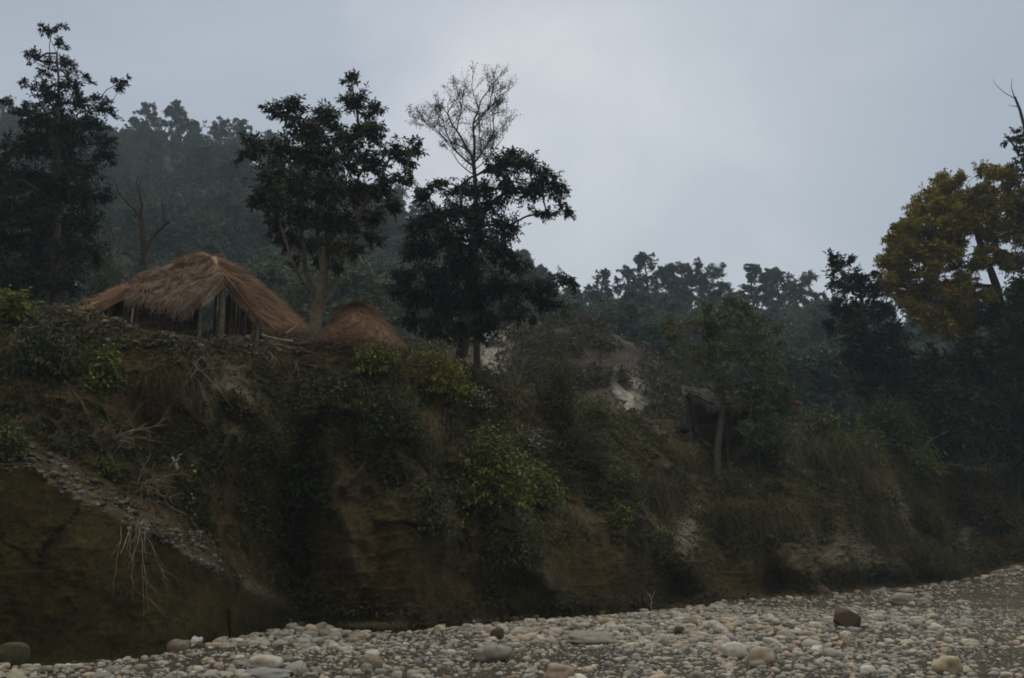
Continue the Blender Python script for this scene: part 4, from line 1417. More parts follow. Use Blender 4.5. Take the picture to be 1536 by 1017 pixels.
def vine(label, pts, n, L, mat='leaf_bright'):
    q = np.array([hit(x, y) + np.array([0, -.18, 0]) for x, y in pts])
    t = thing('climbing_vine', label, 'vine', q[0])
    g, gl_ = Geo(), Geo()
    u = np.linspace(0, 1, len(q) * 4)
    c = np.stack([np.interp(u, np.linspace(0, 1, len(q)), q[:, k]) for k in range(3)], -1)
    tube(g, c, .008, 5)
    s = rng.random(n)
    pp_ = np.stack([np.interp(s, u, c[:, k]) for k in range(3)], -1) + rng.normal(0, .07, (n, 3))
    leafs(gl_, pp_, np.array([0, -.3, -.7]) + rng.normal(0, .5, (n, 3)), rng.uniform(.7, 1.2, n) * L, rng.uniform(.7, 1.1, n) * L * .8, np.array([0, -1, .3]) + rng.normal(0, .3, (n, 3)), np.clip(rng.normal(.7, .15, n), 0, 1))
    g.build('stem', M['bark_dark'], t)
    gl_.build('foliage', M[mat], t)


vine('climbing vine with large yellow green leaves trailing over the slab edge', [(290, 690), (288, 720), (296, 765), (294, 790), (303, 820), (308, 828)], 46, .13, 'leaf_bright')
vine('leafy vine trailing below the bright leaved bush', [(690, 700), (700, 740), (695, 790)], 50, .11)

# undergrowth: low leaves and grass over the earth of the bank
def scatter_rows(nn, dens_fn, r0, r1):
    ri_ = rng.integers(r0, r1, nn)
    cj_ = rng.integers(0, NC - 1, nn)
    fu, fv = rng.random((nn, 1)), rng.random((nn, 1))
    p_ = (G[ri_, cj_] * (1 - fu) + G[ri_, cj_ + 1] * fu) * (1 - fv) + (G[ri_ + 1, cj_] * (1 - fu) + G[ri_ + 1, cj_ + 1] * fu) * fv
    nrm_ = unit(np.cross(G[ri_, cj_ + 1] - G[ri_, cj_], G[ri_ + 1, cj_] - G[ri_, cj_]))
    dn = dens_fn(p_, PX[ri_, cj_], PY[ri_, cj_], TT[ri_, cj_], rockA[ri_, cj_], chalk[ri_, cj_], scree[ri_, cj_])
    kp_ = rng.random(nn) < dn
    return p_[kp_], nrm_[kp_], PX[ri_, cj_][kp_], PY[ri_, cj_][kp_]


def veg(p_, x, y, t, rk, ck, scr):
    v = sstep(-.25, .2, fbm(p_ * .8, 3, 60) + .12)
    v = v * (1 - np.clip(rk * 1.15, 0, 1)) * (1 - np.clip(ck * 1.2, 0, 1)) * (1 - .8 * scr)
    v = v * (1 - .75 * blob(x, y, 150, 620, 130, 60)) * (1 - .7 * blob(x, y, 600, 840, 100, 90))
    bare_ = blob(x, y, 1270, 835, 90, 30)
    return v * (t > .03 + .05 * fbm(p_ * .9, 2, 65)) * (1 - .7 * bare_) * (x > -250) * (x < 1800)


p_, n_, x_, y_ = scatter_rows(190000, veg, 4, NT + 6)
k = len(p_)
g = Geo()
sizeL = .085 * (1 + p_[:, 1] / 45)
dr = n_ * .5 + np.array([0, -.2, .1]) + rng.normal(0, .6, (k, 3))
leafs(g, p_ + n_ * rng.uniform(0, .22, (k, 1)), dr, sizeL * rng.uniform(.6, 1.4, k), sizeL * .5, np.array([0, -.4, 1]) + rng.normal(0, .5, (k, 3)), np.clip(.4 + .5 * fbm(p_ * .5, 2, 61) + rng.normal(0, .15, k), 0, 1))
o = g.build('undergrowth', M['leaf_creeper'])
tag(o, 'low creeping leaves covering the earth of the bank', kind='stuff')


def dryd(p_, x, y, t, rk, ck, scr):
    v = sstep(-.1, .3, fbm(p_ * .7, 3, 62) + .05)
    return v * (1 - np.clip(rk * 1.2, 0, 1)) * (1 - .7 * ck) * (t > .04 + .06 * fbm(p_ * .9, 2, 66)) * (x > -250) * (x < 1800) * (.35 + .65 * sstep(700, 1000, x) + .5 * (x < 350))


p_, n_, x_, y_ = scatter_rows(120000, dryd, 4, NT + 14)
k = len(p_)
l = .24 * (1 + p_[:, 1] / 60) * rng.uniform(.5, 1.3, k)
out_ = unit(n_ * .6 + np.array([0, -.3, .25]) + rng.normal(0, .35, (k, 3)))
sd = unit(np.cross(out_, rdirs(k)))
g = Geo()
V = []
bw = .006 + .00018 * p_[:, 1:2]
for u in (0, .5, 1.0):
    c = p_ + out_ * l[:, None] * u + np.array([0, 0, -.8]) * l[:, None] * u * u
    V += [c - sd * bw * (1 - .8 * u), c + sd * bw * (1 - .8 * u)]
V = np.stack(V, 1)
b_ = np.arange(k)[:, None] * 6
fs = np.concatenate([np.concatenate([b_ + 2 * q, b_ + 2 * q + 1, b_ + 2 * q + 3, b_ + 2 * q + 2], 1) for q in range(2)])
g.add(V, fs, np.repeat(np.clip(rng.normal(.35, .2, k), 0, 1), 6))
o = g.build('dry_grass', M['leaf_grass'])
tag(o, 'thin brown grass over the bank', kind='stuff')

# ------------------------------------------------------------------ hill trees
def hill_proto(seed, h, w, n, kind):
    """clusters of a tree about h tall standing at the origin"""
    rs = np.random.default_rng(seed)
    cl = []
    for _ in range(int(n * 3.2)):
        t_ = rs.random() ** .9
        z = h * (.20 + .76 * t_)
        prof_ = {'round': math.sin(math.pi * min(.98, .18 + .75 * t_)), 'tall': .75 * (1 - t_) ** .5 + .22, 'flat': .3 + .7 * t_}[kind]
        a = rs.uniform(0, 6.283)
        r = w * .5 * prof_ * math.sqrt(rs.random())
        cl.append((np.array([r * math.cos(a), r * math.sin(a), z]), rs.uniform(.45, 1.2) * w * .115))
    for _ in range(7):
        a = rs.uniform(0, 6.283)
        r = w * .24 * math.sqrt(rs.random())
        cl.append((np.array([r * math.cos(a), r * math.sin(a), h * rs.uniform(.76, .95)]), w * rs.uniform(.06, .11)))
    return [np.zeros(3), np.array([rs.normal(0, .15), rs.normal(0, .15), h * .3]), np.array([rs.normal(0, .3), rs.normal(0, .3), h * .6]), np.array([0, 0, h * .9])], cl


protos = []
for s, (h, w, nn_, kd) in enumerate(((9, 5.5, 24, 'round'), (10, 4.5, 24, 'tall'), (9.5, 6, 22, 'flat'), (8, 4.6, 20, 'round'), (10.5, 5, 26, 'flat'))):
    trk, cl = hill_proto(s + 70, h, w, nn_, kd)
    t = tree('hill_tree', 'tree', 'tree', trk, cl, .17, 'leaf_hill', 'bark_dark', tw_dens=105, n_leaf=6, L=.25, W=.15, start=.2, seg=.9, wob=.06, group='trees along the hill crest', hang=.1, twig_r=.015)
    protos.append((t, h))

# skyline trees: px, top py, base py (crest), prototype, label
SKY = [(205, 152, 225, 3, 'small pale hill tree just right of the tall dark tree, on the crest'), (246, 152, 240, 0, 'rounded dark tree on the highest part of the left crest'), (277, 178, 245, 1, 'narrow tree on the left crest right of the rounded dark one'),
       (318, 180, 255, 2, 'spreading tree on the left crest before the broad leaved tree'), (352, 178, 262, 4, 'tall tree on the left crest touching the broad leaved tree outline'), (395, 196, 280, 0, 'crest tree half hidden behind the broad leaved tree'),
       (628, 278, 375, 1, 'hill tree seen in the gap between the broad leaved and dark trees'), (905, 400, 480, 1, 'upright hill tree just right of the dark tree, alone on the crest'), (884, 424, 480, 3, 'small hill tree close to the dark tree skirts'),
       (966, 374, 485, 1, 'tallest tree on the middle crest with pointed crown'), (940, 398, 470, 3, 'small crest tree left of the tallest pointed one'), (1000, 395, 485, 0, 'crest tree right of the tallest pointed one'), (1024, 388, 490, 4, 'tall crest tree with narrow gap in its crown'),
       (1050, 392, 490, 2, 'spreading crest tree above the leaning tree'), (1085, 420, 490, 3, 'low rounded crest tree above the leaning tree crown'), (1128, 392, 490, 1, 'pointed crest tree right above the leaning tree'), (1160, 400, 490, 0, 'broad crest tree right of the pointed one'),
       (1192, 408, 495, 2, 'spreading crest tree at the right of the middle group'), (1225, 435, 500, 3, 'low hazy crest tree left of the dark evergreen'), (1250, 440, 505, 4, 'hazy crest tree partly behind the dark evergreen'), (1075, 432, 490, 0, 'crest tree between the spreading and the low rounded one')]
used = set()
for i, (x, yt, yb, pi_, lab) in enumerate(SKY):
    d = float(np.interp(x, DX, DC)) - 6
    q = P(x, 400, d)
    b0 = drop(q[0], q[1], 200, hbvh)
    zt = P(x, yt, d)[2]
    pr, ph = protos[pi_]
    o = pr if pi_ not in used else copy_tree(pr, lab)
    used.add(pi_)
    o["label"] = lab
    s = max(.5, (zt - b0[2]) / ph)
    o.location = b0 - np.array([0, 0, .3])
    wsc = s * (1.05 if s < 1.3 else 1.15 / s * 1.3)
    o.scale = (wsc, wsc, s)
    o.rotation_euler = (0, 0, i * 1.37)
# single trees on the hillside that stand out
SLOPE = [(225, 290, 3, 1.1, 'greyish tree on the slope beside the bare soil scar'), (300, 300, 0, 1.3, 'dark tree below the left crest'), (345, 330, 2, 1.3, 'large bluish tree on the slope left of the broad leaved tree'), (380, 400, 0, .9, 'yellowish tree on the slope above the larger hut roof'),
         (270, 380, 3, .9, 'dark tree on the slope right above the hut ridge'), (575, 400, 1, 1.0, 'slim tree on the slope between the broad leaved and dark trees'), (1210, 560, 0, .8, 'dark tree in the misty hollow right of the leaning tree'), (1240, 540, 4, .9, 'hazy tree in the misty hollow before the evergreen'),
         (930, 520, 3, .7, 'low dark tree on the slope behind the scarred hill')]
for i, (x, y, pi_, s, lab) in enumerate(SLOPE):
    try:
        b0 = hit(x, y, hbvh)
    except RuntimeError:
        continue
    o = copy_tree(protos[pi_][0], lab)
    o["group"] = 'trees on the hillside'
    o.location = b0 - np.array([0, 0, .2])
    o.scale = (s, s, s)
    o.rotation_euler = (0, 0, 2.1 * i + .4)

# the wood on the hillside: one mass
def raw(seed, h, w, nn_, kd, dens, L):
    trk, cl = hill_proto(seed, h, w, nn_, kd)
    pos, par, wt, rad, ends = skeleton([np.asarray(q, float) for q in trk], cl, .15, start=.3, seg=1.2)
    gt, gl_ = Geo(), Geo()
    foliage(gl_, gt, pos, ends, cl, dens, 5, L, L * .6, hang=.1, twig_r=.012, sub=4)
    gs = Geo()
    skel_geo(gs, pos, par, wt, rad, 5)
    return (np.concatenate(gl_.V), gl_.Fs, np.concatenate(gl_.T)), (np.concatenate(gs.V), gs.Fs)


raws = [raw(90, 8, 5, 18, 'round', 30, .36), raw(91, 9, 4.2, 18, 'tall', 26, .36), raw(92, 8, 5.6, 16, 'flat', 26, .36), raw(93, 5, 4.2, 12, 'round', 32, .33)]
hr0, hc0 = HG.shape[:2]
gF = Geo()
cnt = 0
for _ in range(7000):
    a, b2 = rng.integers(3, 70), rng.integers(0, hc0 - 1)
    x = HPX[a, b2]
    if x < -250 or x > 1800:
        continue
    if (scar[a, b2] > .45 and rng.random() < .8) or (a > 52 and 850 < x < 1290) or (bare_m[a, b2] > .75 and rng.random() < .4):
        continue
    q = HG[a, b2] + np.array([rng.normal(0, 1.5), rng.normal(0, 1.5), -.2])
    if a < 6 or (560 < x < 1180 and q[1] < 84) or q[1] < 60 or (a > (67 if x < 640 else 64)):
        continue
    if rng.random() > .25 + q[1] / 240 * .7:
        continue
    (V, Fs_, T_), _ = raws[rng.integers(0, 4)]
    s = rng.uniform(.6, 1.1)
    an = rng.uniform(0, 6.28)
    R2 = np.array([[math.cos(an), -math.sin(an), 0], [math.sin(an), math.cos(an), 0], [0, 0, 1]])
    W = (V * s) @ R2.T + q
    off_ = rng.normal(0, .14)
    Fall = np.concatenate(Fs_) if all(f.shape[1] == 4 for f in Fs_) else None
    # face indices inside Geo parts are already global to the part
    gF.add(W, Fall, np.clip(T_ + off_, 0, 1))
    cnt += 1
print("forest trees", cnt, "verts", gF.n)
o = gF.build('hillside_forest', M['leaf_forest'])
tag(o, 'hazy wood covering the hillside', kind='stuff')

# scrub on the eroded spur and on the plateau behind the bank
g = Geo()
NSC = 60000
a, b2 = rng.integers(6, 70, NSC), rng.integers(0, KG.shape[1] - 1, NSC)
q = KG[a, b2] + rng.normal(0, .12, (NSC, 3)) * np.array([1, 1, .3])
dn = sstep(-.3, .2, fbm(q * .35, 3, 70) + .05) * (1 - np.clip(kscar[a, b2] * 3, 0, 1))
kk = rng.random(NSC) < dn
q = q[kk]
lump = np.clip(fbm(q * np.array([.5, .5, .0]), 3, 71) + .3, 0, 1)[:, None]
q = q + np.array([0, 0, 1]) * rng.random((len(q), 1)) * (.3 + 1.6 * lump)
leafs(g, q, rdirs(len(q)) + np.array([0, 0, .4]), rng.uniform(.2, .5, len(q)), rng.uniform(.1, .22, len(q)), rdirs(len(q)), np.clip(rng.normal(.4, .2, len(q)), 0, 1))
o = g.build('hill_scrub', M['leaf_scrub'])
tag(o, 'dry scrub on the scarred hill', kind='stuff')

# ------------------------------------------------------------------ thatched huts
def surf(rows, nu=26, nv=16, noise=.07, seed=0):
    """smooth sheet through rows of control points (rows run down the slope)"""
    rows = np.array(rows, float)
    n0, n1 = rows.shape[:2]
    u, v = np.linspace(0, 1, nv), np.linspace(0, 1, nu)
    t0 = np.stack([np.stack([np.interp(v, np.linspace(0, 1, n1), rows[i, :, k]) for k in range(3)], -1) for i in range(n0)])
    S0 = np.empty((nv, nu, 3))
    for j in range(nu):
        for k in range(3):
            S0[:, j, k] = np.interp(u, np.linspace(0, 1, n0), t0[:, j, k])
    S0 += noise * np.stack([fbm(S0 * 1.6, 3, seed), fbm(S0 * 1.6, 3, seed + 1), 1.3 * fbm(S0 * 1.6, 3, seed + 2)], -1)
    return S0


def sheet(g, S0, thick, tint=.5):
    nv, nu = S0.shape[:2]
    nrm = np.cross(np.gradient(S0, axis=1), np.gradient(S0, axis=0))
    nrm = unit(nrm)
    if nrm[..., 2].mean() < 0:
        nrm = -nrm
    A, B = S0, S0 - nrm * thick
    V = np.concatenate([A.reshape(-1, 3), B.reshape(-1, 3)])
    i = np.arange(nv * nu).reshape(nv, nu)
    f = np.stack([i[:-1, :-1], i[:-1, 1:], i[1:, 1:], i[1:, :-1]], -1).reshape(-1, 4)
    N = nv * nu
    fs = [f, f[:, ::-1] + N]
    loop = np.concatenate([i[0, :], i[1:, -1], i[-1, -2::-1], i[-2:0:-1, 0]])
    l2 = np.roll(loop, -1)
    fs.append(np.stack([loop, loop + N, l2 + N, l2], -1))
    tn = np.clip(tint + .35 * fbm(V * 1.2, 3, 80), 0, 1)
    g.add(V, np.concatenate(fs), tn)
    return nrm


def straw(g, S0, n, L, w, seed, fringe=0, tint=.5, lift=.05):
    """straw stalks lying down the slope, and a ragged fringe along the eave"""
    nv, nu = S0.shape[:2]
    dv = np.gradient(S0, axis=0)
    nrm = unit(np.cross(np.gradient(S0, axis=1), dv))
    if nrm[..., 2].mean() < 0:
        nrm = -nrm
    a, b = rng.random(n) * (nv - 1.01), rng.random(n) * (nu - 1.01)
    if fringe:
        a[:fringe] = nv - 1.02
    i, j = a.astype(int), b.astype(int)
    fa, fb = (a - i)[:, None], (b - j)[:, None]
    q = (S0[i, j] * (1 - fb) + S0[i, j + 1] * fb) * (1 - fa) + (S0[i + 1, j] * (1 - fb) + S0[i + 1, j + 1] * fb) * fa
    d = unit(dv[i, j]) + rng.normal(0, .16, (n, 3))
    nn_ = nrm[i, j]
    l = L * rng.uniform(.5, 1.3, n)
    if fringe:
        d[:fringe] += np.array([0, 0, -.7])
        l[:fringe] *= rng.uniform(.3, 1.1, fringe)
    d = unit(d)
    st = q + nn_ * rng.uniform(.0, lift, (n, 1))
    en = st + d * l[:, None] + nn_ * rng.uniform(-.01, lift * 1.5, (n, 1))
    sd = unit(np.cross(d, nn_ + rng.normal(0, .3, (n, 3)))) * w
    V = np.stack([st - sd, st + sd, en + sd * .4, en - sd * .4], 1)
    lay = (a / nv * 5 + .25 * fbm(q * 1.3, 2, seed + 3)) % 1
    band = np.clip(tint + (.5 - lay)[:, None] * .42 + .45 * fbm(q * np.array([1.1, 1.1, 1.8]), 3, seed)[:, None] + rng.normal(0, .16, (n, 1)), 0, 1)
    g.add(V, np.arange(n * 4).reshape(n, 4), np.repeat(band[:, 0], 4))


def stick_wall(g, a, b, z0, z1a, z1b, n, r=.022):
    """upright sticks between two ground points, with two lashed rails"""
    a, b = np.asarray(a, float), np.asarray(b, float)
    for i in range(n):
        u = (i + rng.uniform(-.3, .3)) / max(n - 1, 1)
        p0 = a + (b - a) * u
        zt = z1a + (z1b - z1a) * u + rng.normal(0, .06)
        lean = rng.normal(0, .05, 2)
        pts = np.array([[p0[0], p0[1], z0], [p0[0] + lean[0] * .5, p0[1] + lean[1] * .3, (z0 + zt) / 2], [p0[0] + lean[0], p0[1] + lean[1] * .5, zt]])
        tube(g, pts, r * rng.uniform(.6, 1.4), 5, rng.uniform(.15, .85))


def PH(px, py, D):
    """the larger hut stands turned a little, following the brow"""
    return P(px, py, D + max(0, px - 210) * .0115 + .2)


hut_base = on_plateau(300, 29.6)
hut = thing('thatched_hut', 'larger thatched hut with open gable porch on top of the bank', 'hut', hut_base)
zg = hut_base[2] - .15
zt_ = lambda x, y, d: PH(x, y, d)
rl = [[PH(338, 413, 27.7), PH(318, 394, 29.0), PH(300, 381, 30.3), PH(262, 396, 31.3), PH(205, 412, 32.2)],
      [PH(322, 432, 27.5), PH(298, 417, 28.5), PH(275, 412, 29.4), PH(238, 417, 30.3), PH(196, 424, 31.0)],
      [PH(300, 452, 27.3), PH(280, 452, 27.6), PH(250, 448, 28.2), PH(222, 443, 28.9), PH(190, 440, 29.7)]]
rr2 = [[PH(334, 413, 27.7), PH(318, 391, 29.0), PH(304, 381, 30.4), PH(300, 381, 32.0)],
       [PH(357, 440, 27.7), PH(356, 423, 29.0), PH(350, 404, 30.4), PH(352, 400, 32.2)],
       [PH(372, 460, 27.7), PH(392, 458, 29.0), PH(398, 442, 30.4), PH(404, 436, 32.2)],
       [PH(386, 478, 27.8), PH(424, 490, 29.0), PH(462, 497, 30.4), PH(474, 502, 32.3)]]
bk = [[PH(304, 383, 30.4), PH(262, 398, 31.3), PH(205, 414, 32.2)], [PH(300, 410, 33.0), PH(262, 420, 33.4), PH(210, 430, 33.6)], [PH(300, 450, 35.0), PH(260, 455, 35.2), PH(205, 460, 35.2)]]
lt2 = [[PH(206, 420, 31.8), PH(202, 426, 30.8), PH(200, 434, 29.6)], [PH(165, 441, 31.8), PH(165, 444, 30.7), PH(165, 450, 29.4)], [PH(128, 457, 31.6), PH(130, 459, 30.6), PH(134, 464, 29.2)]]
gR = Geo()
Sl = surf(rl, 34, 20, .10, 1)
sheet(gR, Sl, .22, .45)
straw(gR, Sl, 6500, .55, .009, 81, 1300, .5)
Sb = surf(bk, 16, 10, .08, 2)
sheet(gR, Sb, .2)
roof1 = gR.build('roof', M['thatch_grey'], hut)
gR = Geo()
Sr = surf(rr2, 30, 24, .08, 3)
sheet(gR, Sr, .2, .45)
straw(gR, Sr, 6500, .5, .009, 82, 900, .5)
# ragged front edge of the gable
straw(gR, np.transpose(Sr[:, :6][:, ::-1], (1, 0, 2)), 700, .3, .009, 83, 500, .5)
roof2 = gR.build('gable_roof', M['thatch'], hut)
gR = Geo()
S3 = surf(lt2, 16, 14, .07, 5)
sheet(gR, S3, .18, .5)
straw(gR, S3, 1800, .45, .009, 84, 400, .55)
gR.build('lean_to_roof', M['thatch'], hut)
# ridge cap
gR = Geo()
cap = surf([[PH(318, 391, 28.9), PH(308, 380, 30.2), PH(292, 383, 30.8), PH(262, 394, 31.3)], [PH(322, 402, 28.6), PH(306, 391, 29.6), PH(285, 393, 30.2), PH(256, 402, 30.7)]], 24, 8, .07, 7)
cap[..., 2] += .06
sheet(gR, cap, .12, .8)
straw(gR, cap, 1500, .5, .009, 85, 300, .85)
gR.build('ridge_cap', M['thatch_grey'], hut)
gW = Geo()
e1, e2 = PH(203, 500, 29.4), PH(300, 500, 27.9)
stick_wall(gW, e1, e2, zg - .3, PH(200, 438, 29.4)[2], PH(300, 446, 27.9)[2], 95)
for zr in (.75, 1.05):
    tube(gW, np.array([[*e1[:2], zg + zr], [*((e1 + e2) / 2)[:2], zg + zr - .03], [*e2[:2], zg + zr + .02]]) + np.array([0, -.07, 0]), .025, 6, .75)
gW.build('wall', M['reed'], hut)
gW = Geo()
f1, f2 = PH(322, 500, 28.3), PH(376, 500, 28.3)
stick_wall(gW, f1, f2, zg - .3, PH(335, 436, 28.3)[2], PH(372, 462, 28.3)[2], 44)
tube(gW, np.array([[*f1[:2], zg + .75], [*f2[:2], zg + .85]]) + np.array([0, -.07, 0]), .025, 6, .8)
gW.build('gable_wall', M['reed'], hut)
gW = Geo()
h1, h2 = PH(205, 500, 33.8), PH(420, 500, 33.4)
stick_wall(gW, h1, h2, zg - .3, zg + 1.7, zg + 1.6, 130, .035)
stick_wall(gW, h1, e1, zg - .3, zg + 1.7, zg + 1.6, 80, .035)
gW.build('back_wall', M['reed'], hut)
gW = Geo()
a1, a2 = PH(150, 500, 30.4), PH(203, 500, 29.6)
stick_wall(gW, a1, a2, zg - .3, PH(150, 462, 30.4)[2], PH(203, 438, 29.6)[2], 44)
gW.build('lean_to_wall', M['reed'], hut)
for (x, yt, d, r, tl_) in ((299, 448, 27.6, .055, 0), (331, 428, 27.75, .10, .03), (386, 474, 27.9, .06, 0), (424, 478, 29.2, .055, 0), (452, 488, 30.2, .05, 0)):
    b0 = PH(x, 500, d)
    tp = PH(x + tl_ * 100, yt, d)
    gp_ = Geo()
    tube(gp_, np.array([[b0[0], b0[1], drop(b0[0], b0[1])[2] - .15], (b0 * .5 + tp * .5) + rng.normal(0, .02, 3), tp]), [r, r * .95, r * .8], 8)
    gp_.build('post', M['bark_pale'], hut, smooth=True)
gp_ = Geo()
tube(gp_, np.array([PH(338, 414, 27.4), PH(325, 430, 27.3), PH(313, 446, 27.2)]), .03, 6, .6)
tube(gp_, np.array([PH(336, 414, 27.35), PH(352, 432, 27.45), PH(384, 474, 27.6)]), .03, 6, .5)
gp_.build('gable_pole', M['bark_pale'], hut, smooth=True)

# smaller hut
DH = top_D(535, 2.6)
h2b = on_plateau(540, DH)
hut2 = thing('thatched_hut', 'smaller thatched hut with reddish domed roof behind brushwood', 'hut', h2b)
def dome(cx, cyt, cyb, rpx, rdep, D, seed, nu=40, nv=18, pw=.6):
    a = np.linspace(0, 2 * math.pi, nu)
    u = np.linspace(0.02, 1, nv)
    U, Aa = np.meshgrid(u, a, indexing='ij')
    c0, c1 = P(cx, cyt, D), P(cx, cyb, D)
    R = rpx * mpp(D)
    X = c0[0] + R * U * np.cos(Aa) * (1 + .28 * (np.cos(Aa) > 0) * U * np.cos(Aa)) 
    Y = D + rdep * U * np.sin(Aa)
    Z = c0[2] + (c1[2] - c0[2]) * U ** (1 / pw)
    S0 = np.stack([X, Y, Z], -1)
    w = np.minimum(1, np.minimum(np.arange(nu), nu - 1 - np.arange(nu)) / 4.0)[None, :, None]
    return S0 + .08 * w * np.stack([fbm(S0 * 1.4, 3, seed), fbm(S0 * 1.4, 3, seed + 1), fbm(S0 * 1.4, 3, seed + 2)], -1)
gR = Geo()
Sd = dome(538, 458, 524, 60, 2.0, DH, 90)
sheet(gR, Sd, .2, .45)
straw(gR, Sd, 7000, .5, .009, 91, 900, .5)
gR.build('roof', M['thatch'], hut2)
gW = Geo()
zz = h2b[2]
for an in range(0, 360, 4):
    a = math.radians(an)
    c0 = P(533, 500, DH)
    q = np.array([c0[0] + 50 * mpp(DH) * math.cos(a), DH + 1.7 * math.sin(a), zz - .3])
    tube(gW, np.array([q, q + np.array([0, 0, .4]), [q[0], q[1], P(533, 512, DH)[2]]]), .03, 5, rng.random())
gW.build('wall', M['reed'], hut2)

# brushwood heap between the huts
DB = top_D(515, .2)
b0 = on_plateau(515, DB)
gB = Geo()
for _ in range(420):
    c = P(rng.normal(518, 34), 515, DB + rng.uniform(-.3, .9))
    zc = drop(c[0], c[1])[2] + abs(rng.normal(0, .22)) * max(0, 1 - abs(c[0] - b0[0]) / 1.6)
    d = unit(np.array([rng.normal(0, 1), rng.normal(0, .5), rng.normal(0, .22)]))
    l = rng.uniform(.25, .75)
    q = np.array([c[0], c[1], zc]) + d * l * np.linspace(-1, 1, 5)[:, None] + np.cumsum(rng.normal(0, .03, (5, 3)), 0)
    tube(gB, q, rng.uniform(.005, .014), 4, rng.uniform(.2, .8))
o = gB.build('brushwood_heap', solid_mat('reddish brush', (.13, .08, .052), (.28, .18, .12), 5, .95, .3, 30, tint=True))
tag(o, 'heap of thin reddish brushwood on the bank edge before the smaller hut', 'brushwood')
# fence rails and poles along the brow
for (x0, y0, x1, y1, D, lab) in ((196, 492, 200, 462, 28.2, 'short upright stake at the left end of the hut wall'), (430, 500, 455, 478, 27.4, 'thin leaning stick right of the hut doorway'), (440, 512, 392, 502, 26.4, 'pale log lying on the brow in front of the hut')):
    gB = Geo()
    a, b = P(x0, y0, D), P(x1, y1, D)
    tube(gB, np.array([a, (a + b) / 2 + rng.normal(0, .02, 3), b]), [.03, .028, .02], 6)
    o = gB.build('wooden_stick', M['dead_wood'], smooth=True)
    tag(o, lab, 'stick')

# ------------------------------------------------------------------ dark shelter on the right
D = 46.5
sb = on_plateau(1060, D)
shel = thing('lean_to_shelter', 'dark sagging lean to shelter of thatch and sheeting behind the leaning tree', 'shelter', sb)
gR = Geo()
Ss = surf([[P(1022, 578, 48.5), P(1045, 582, 48.6), P(1075, 585, 48.8), P(1110, 586, 49), P(1140, 590, 49)], [P(1026, 584, 46.6), P(1046, 590, 46.7), P(1076, 596, 46.8), P(1110, 592, 47), P(1138, 596, 47)], [P(1030, 592, 45.4), P(1048, 602, 45.5), P(1078, 608, 45.6), P(1112, 600, 46), P(1138, 603, 46)]], 40, 12, .16, 101)
sheet(gR, Ss, .10)
straw(gR, Ss, 1800, .5, .012, 102, 500, .4)
gR.build('roof', M['tarp'], shel)
gR = Geo()
Sc = surf([[P(1028, 588, 46.0), P(1045, 594, 45.6), P(1074, 606, 45.6)], [P(1030, 612, 45.9), P(1050, 615, 45.7), P(1072, 612, 45.8)], [P(1034, 634, 46.0), P(1044, 628, 45.8), P(1074, 616, 45.9)]], 16, 12, .1, 103)
sheet(gR, Sc, .03)
gR.build('side_sheet', M['tarp_dark'], shel)
gR = Geo()
Sc = surf([[P(1028, 590, 48.8), P(1085, 592, 49), P(1136, 596, 49)], [P(1030, 640, 48.8), P(1085, 640, 49), P(1136, 640, 49)]], 16, 10, .1, 105)
sheet(gR, Sc, .05)
gR.build('back_sheet', M['tarp_dark'], shel)
for x, d in ((1032, 45.8), (1086, 46.0), (1130, 46.6), (1040, 48.6), (1128, 48.8)):
    a = on_plateau(x, d)
    gp_ = Geo()
    tube(gp_, np.array([a - [0, 0, .2], (a + P(x, 600, d)) / 2, P(x, 597, d)]), .05, 6)
    gp_.build('post', M['bark_dark'], shel, smooth=True)
V, Fc = pebble_shape(ICO2, 77)
V = V * (1 + .3 * vnoise(V * 6))[:, None] * np.array([.45, .25, .2])
o = mesh_obj('cloth_bundle', V, [Fc], M['cloth'], smooth=True)
o.location = P(1196, 605, 45.6)
tag(o, 'rust red cloth caught on the bushes right of the shelter', 'cloth')
# dark heap of belongings beneath
V, Fc = pebble_shape(ICO3, 78)
V = V * (1 + .25 * vnoise(V * 5))[:, None] * np.array([1.0, .6, .4])
o = mesh_obj('dark_bundle', V, [Fc], M['tarp_dark'], smooth=True)
o.location = hit(1024, 648) + np.array([0, 0, .1])
tag(o, 'dark bundle lying on the ground in front of the shelter', 'bundle')

# ------------------------------------------------------------------ sky, sun, haze, camera
w = bpy.data.worlds.new("World")
scene.world = w
w.use_nodes = True
nt = w.node_tree
nt.nodes.clear()
out = nt.nodes.new("ShaderNodeOutputWorld")
bg = nt.nodes.new("ShaderNodeBackground")
STR = .1
bg.inputs[1].default_value = STR
SUN_EL, SUN_AZ = math.radians(48), math.radians(10)     # azimuth measured from +Y towards +X
sky = nt.nodes.new("ShaderNodeTexSky")
sky.sky_type = 'NISHITA'
sky.sun_disc = False
sky.sun_elevation = SUN_EL
sky.sun_rotation = SUN_AZ
tc = nt.nodes.new("ShaderNodeTexCoord")
mpz = nt.nodes.new("ShaderNodeMapping")
mpz.inputs["Scale"].default_value = (1, .8, 1.3)
mpz.inputs["Location"].default_value = (.35, 0, .2)
nt.links.new(tc.outputs["Generated"], mpz.inputs[0])
n1 = noise_node(nt, 2.6, 6, .5, mpz.outputs[0])
n1.inputs["Distortion"].default_value = .4
cl_ = ramp(nt, [(.34, (4.45, 5.0, 5.65)), (.50, (5.35, 5.8, 6.4)), (.64, (6.75, 6.95, 7.4))])
nt.links.new(n1.outputs["Fac"], cl_.inputs[0])
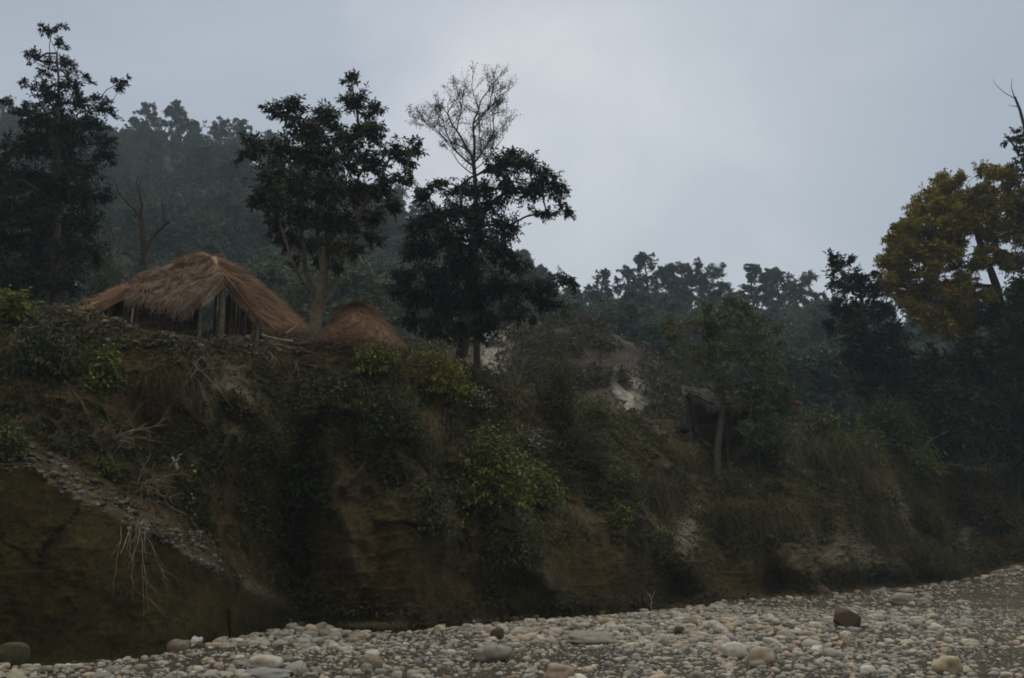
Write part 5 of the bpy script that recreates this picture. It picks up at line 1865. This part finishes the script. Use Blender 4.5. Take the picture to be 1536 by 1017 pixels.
# brighter cloud round the hidden sun, duller away from it
dt = nt.nodes.new("ShaderNodeVectorMath")
dt.operation = 'DOT_PRODUCT'
gd_ = unit(np.array(P(985, 230, 10.0)) - np.array([0, 0, CZ]))
dt.inputs[1].default_value = gd_
nt.links.new(tc.outputs["Generated"], dt.inputs[0])
gl2 = ramp(nt, [(0.0, (.62, .54, .45)), (.55, (.68, .64, .58)), (.90, (.86, .89, .92)), (.978, (.90, .925, .95)), (.991, (1.08, 1.065, 1.05)), (1.0, (1.3, 1.25, 1.18))])
mr = nt.nodes.new("ShaderNodeMapRange")
mr.inputs[1].default_value = -1
mr.inputs[2].default_value = 1
nt.links.new(dt.outputs["Value"], mr.inputs[0])
nt.links.new(mr.outputs[0], gl2.inputs[0])
cc = mult(nt, cl_.outputs[0], gl2.outputs[0])
# an overcast sky is brightest overhead
sx_ = nt.nodes.new("ShaderNodeSeparateXYZ")
nt.links.new(tc.outputs["Generated"], sx_.inputs[0])
zr = ramp(nt, [(.50, (1 / 3.0,) * 3), (.76, (2.6 / 3, 2.42 / 3, 2.1 / 3)), (1, (1, .91, .77))])
nt.links.new(sx_.outputs[2], zr.inputs[0])
cc = mult(nt, cc, mult(nt, zr.outputs[0], (3.0, 3.0, 3.0)))
cm = mult(nt, sky.outputs[0], cc, 'MIX', .93)
nt.links.new(cm, bg.inputs[0])
nt.links.new(bg.outputs[0], out.inputs[0])

sun = bpy.data.lights.new('sun', 'SUN')
sun.energy = .6
sun.angle = math.radians(25)
sun.color = (1, .96, .9)
so = bpy.data.objects.new('sun', sun)
COL.objects.link(so)
dv = Vector((math.sin(SUN_AZ) * math.cos(SUN_EL), math.cos(SUN_AZ) * math.cos(SUN_EL), math.sin(SUN_EL)))
so.rotation_euler = (-dv).to_track_quat('-Z', 'Y').to_euler()

m, nt, out = newmat('haze air')
vol = nt.nodes.new("ShaderNodeVolumePrincipled")
vol.inputs["Color"].default_value = (.70, .85, 1.0, 1)
vol.inputs["Density"].default_value = .00066
vol.inputs["Anisotropy"].default_value = .2
for nm_ in ("Density Attribute", "Temperature Attribute", "Color Attribute"):
    vol.inputs[nm_].default_value = ""
nt.links.new(vol.outputs[0], out.inputs["Volume"])
m.cycles.homogeneous_volume = True
bx0, bx1 = np.array([-520, -60, -2.0]), np.array([520, 420, 150])
V = np.array([[bx1[0] if i & 1 else bx0[0], bx1[1] if i & 2 else bx0[1], bx1[2] if i & 4 else bx0[2]] for i in range(8)])
Fq = np.array([[0, 2, 3, 1], [4, 5, 7, 6], [0, 1, 5, 4], [2, 6, 7, 3], [0, 4, 6, 2], [1, 3, 7, 5]])
hz = mesh_obj('haze', V, [Fq], m)
tag(hz, kind='stuff')

cam = bpy.data.cameras.new('camera')
co = bpy.data.objects.new('camera', cam)
COL.objects.link(co)
co.location = (0, 0, CZ)
co.rotation_euler = (math.pi / 2 + PITCH, 0, 0)
cam.sensor_width = 36
cam.lens = 36 * F / 1536
cam.clip_end = 2000
scene.camera = co
scene.view_settings.view_transform = 'Standard'
scene.view_settings.look = 'None'
scene.view_settings.exposure = 0
scene.view_settings.gamma = 1
scene.cycles.use_denoising = True
scene.cycles.max_bounces = 5
scene.cycles.diffuse_bounces = 3
scene.cycles.glossy_bounces = 2
scene.cycles.transmission_bounces = 3
scene.cycles.volume_bounces = 0
scene.cycles.filter_width = 1.8
print('polys', sum(len(o.data.polygons) for o in scene.objects if o.type == 'MESH'))
